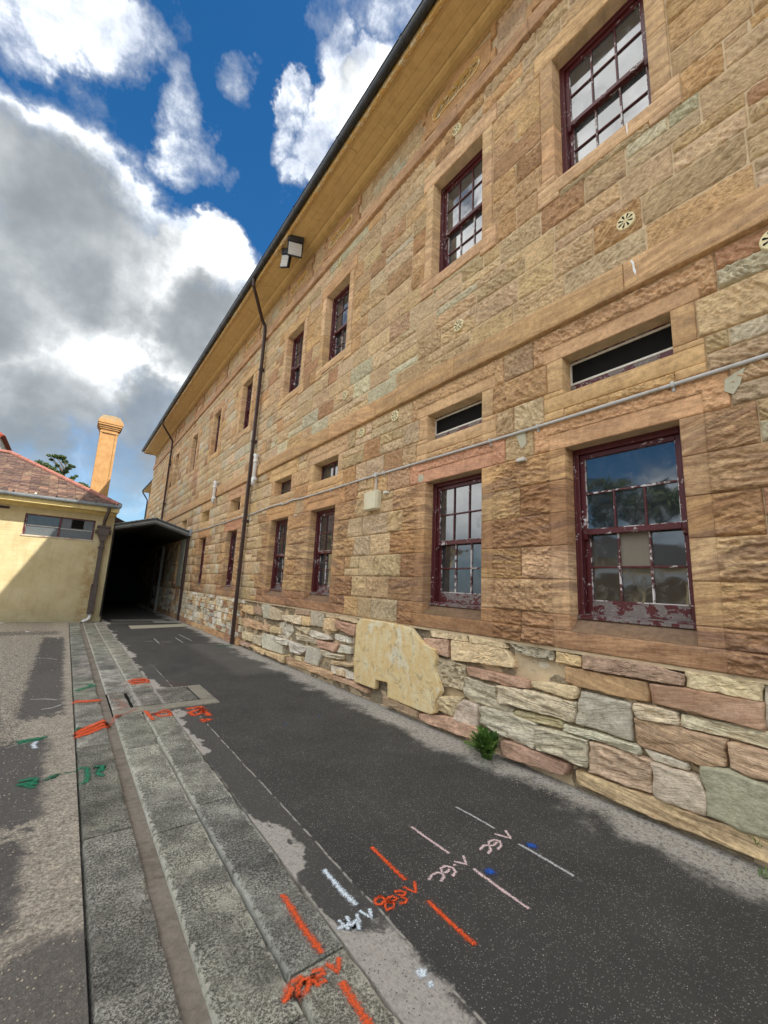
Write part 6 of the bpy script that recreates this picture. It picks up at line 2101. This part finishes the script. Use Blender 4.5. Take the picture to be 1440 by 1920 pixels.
# weed growing out of the wall foot
def weed(loc, h, n, label, seed):
    R_ = np.random.RandomState(seed)
    V = []; F = []; T = []
    lx_, ly_, lz_ = loc
    for i in range(n):
        az = R_.uniform(0, 6.283)
        spread = R_.uniform(.03, .50) * h
        hh = h * R_.uniform(.35, 1.0) * (1 - .25 * spread / h)
        pts = []
        dirv = np.array([math.cos(az) - .55 * (R_.rand() < .5), math.sin(az), 0]); 
        base_ = np.array([lx_ - .02, ly_, lz_]) + np.array([R_.uniform(-.03, .02), R_.uniform(-.05, .05), 0])
        ns = 7
        for k in range(ns + 1):
            t = k / ns
            pt = base_ + dirv * spread * (t ** 1.4) + np.array([0, 0, hh * (1.25 * t - .38 * t * t * (1 + spread / h))])
            pt[0] = min(pt[0], 3.60)
            pts.append(pt)
        w_ = R_.uniform(.006, .011) * h / .3
        side = np.cross(dirv, [0, 0, 1]); side /= np.linalg.norm(side) + 1e-6
        tt = R_.uniform(0, 1)
        for k in range(1, ns):
            t = k / ns
            a, b = pts[k], pts[k + 1]
            # stem piece plus two toothed lobes
            for sgn in (-1, 1):
                l_ = w_ * (1.3 + 1.2 * math.sin(math.pi * t)) * R_.uniform(.6, 1.4)
                tip = a + (b - a) * 1.25 + side * sgn * l_ + np.array([0, 0, R_.uniform(-.004, .01)])
                b0 = len(V); V += [a, a + side * sgn * l_ * .45 + (b - a) * .2, tip, b]
                F.append((b0, b0 + 1, b0 + 2, b0 + 3)); q = min(1, max(0, tt + R_.uniform(-.25, .25))); T += [(q, q, q, 1)] * 4
        b0 = len(V); V += [pts[0], pts[0] + side * .004, pts[2] + side * .003, pts[2]]; F.append((b0, b0 + 1, b0 + 2, b0 + 3)); T += [(.3, .3, .3, 1)] * 4
    o = mesh_from('weed', np.array(V), np.array(F), M['weed'], None, False, {'tint': np.array(T, np.float32)})
    return tag(o, label, 'weed')


weed((3.55, 2.86, 0.0), .36, 190, 'bushy green weed growing where the plinth meets the asphalt', 4)
weed((3.60, .80, 0.0), .07, 14, 'tiny weed tuft at the wall foot by the right edge', 5)
weed((3.62, .83, .16), .06, 8, 'tiny green sprout in a plinth joint at the right edge', 6)

# scraps of litter on the grit
for i, (a, b, s_) in enumerate(((-.62, 14.5, .10), (.06, 12.9, .05), (-1.35, 16.9, .12), (-1.2, 12.3, .05))):
    q = MB()
    q.add([(a, b, .012), (a + s_, b + .02, .02), (a + s_ * .9, b + s_ * .7, .010), (a + s_ * .2, b + s_ * .6, .028), (a, b, .008), (a + s_, b + .02, .008)], [(0, 1, 2, 3), (0, 4, 5, 1)])
    tag(q.build('paper_scrap', M['pvc']), ['white paper scrap on the grit before the yellow wall', 'smallest white scrap on the dark patch left of the stones', 'white scrap against the foot of the yellow wall at far left', 'small pale scrap at the left edge of the grit'][i], 'litter')

# ------------------------------------------------------------------ across the yard (seen reflected in the window glass)
ob_ = empty('opposite_building', (-26, 4, 0), 'low stone building across the yard, mirrored in the ground floor panes', 'building')
q = MB(); q.tint = (*s2l((200, 176, 130)), 1)
q.box(-34, -26, -12, 5, -.05, 5.2); q.box(-34, -25, 9, 22, -.05, 4.2)
q.build('wall', M['stone'], ob_, traits=(.2, .8, .3, .2))
q = MB(); q.prism([(-26, 3.3), (-22.5, 2.7), (-22.5, 2.8), (-26, 3.45)], 'y', -12, 22)
q.build('verandah_roof', zinc, ob_)
for i in range(12):
    q = MB(); q.box(-22.8, -22.65, -11.5 + i * 3, -11.35 + i * 3, 0, 2.72, ch=.01); q.build('verandah_post', M['cream'], ob_)
q = MB(); q.prism([(-34.5, 5.2), (-25.6, 5.2), (-30, 8.0)], 'y', -12.4, 5.4); q.prism([(-34.5, 4.2), (-24.6, 4.2), (-30, 6.6)], 'y', 8.6, 22.4)
q.build('roof', M['roof_dark'], ob_)
for i in range(6):
    q = MB(); q.box(-26.03, -25.95, -10 + i * 2.4, -9 + i * 2.4, 3.7, 4.7, ch=.01); q.build('window', M['glass'], ob_)
for i, (xx, yy_, hh, rr) in enumerate(((-36, -6, 15, 4.5), (-38, 6, 13, 4.0), (-33, 7, 9, 2.6), (-37, 18, 14, 4.6), (-30, 27, 11, 3.6))):
    c_ = [(xx + rnd.uniform(-rr, rr) * .7, yy_ + rnd.uniform(-rr, rr) * .8, hh - rnd.uniform(.15, .8) * rr * 1.3, rr * rnd.uniform(.3, .5)) for _ in range(16)]
    tree((xx, yy_, 0), hh, c_, 2600, .34, ['broad tree behind the opposite building, nearest the camera end', 'tree behind the gap in the opposite building', 'small tree standing in the gap of the opposite building', 'large tree behind the far end of the opposite building', 'lone tree past the far end of the opposite building'][i], 20 + i)
print('objects', len(bpy.data.objects))
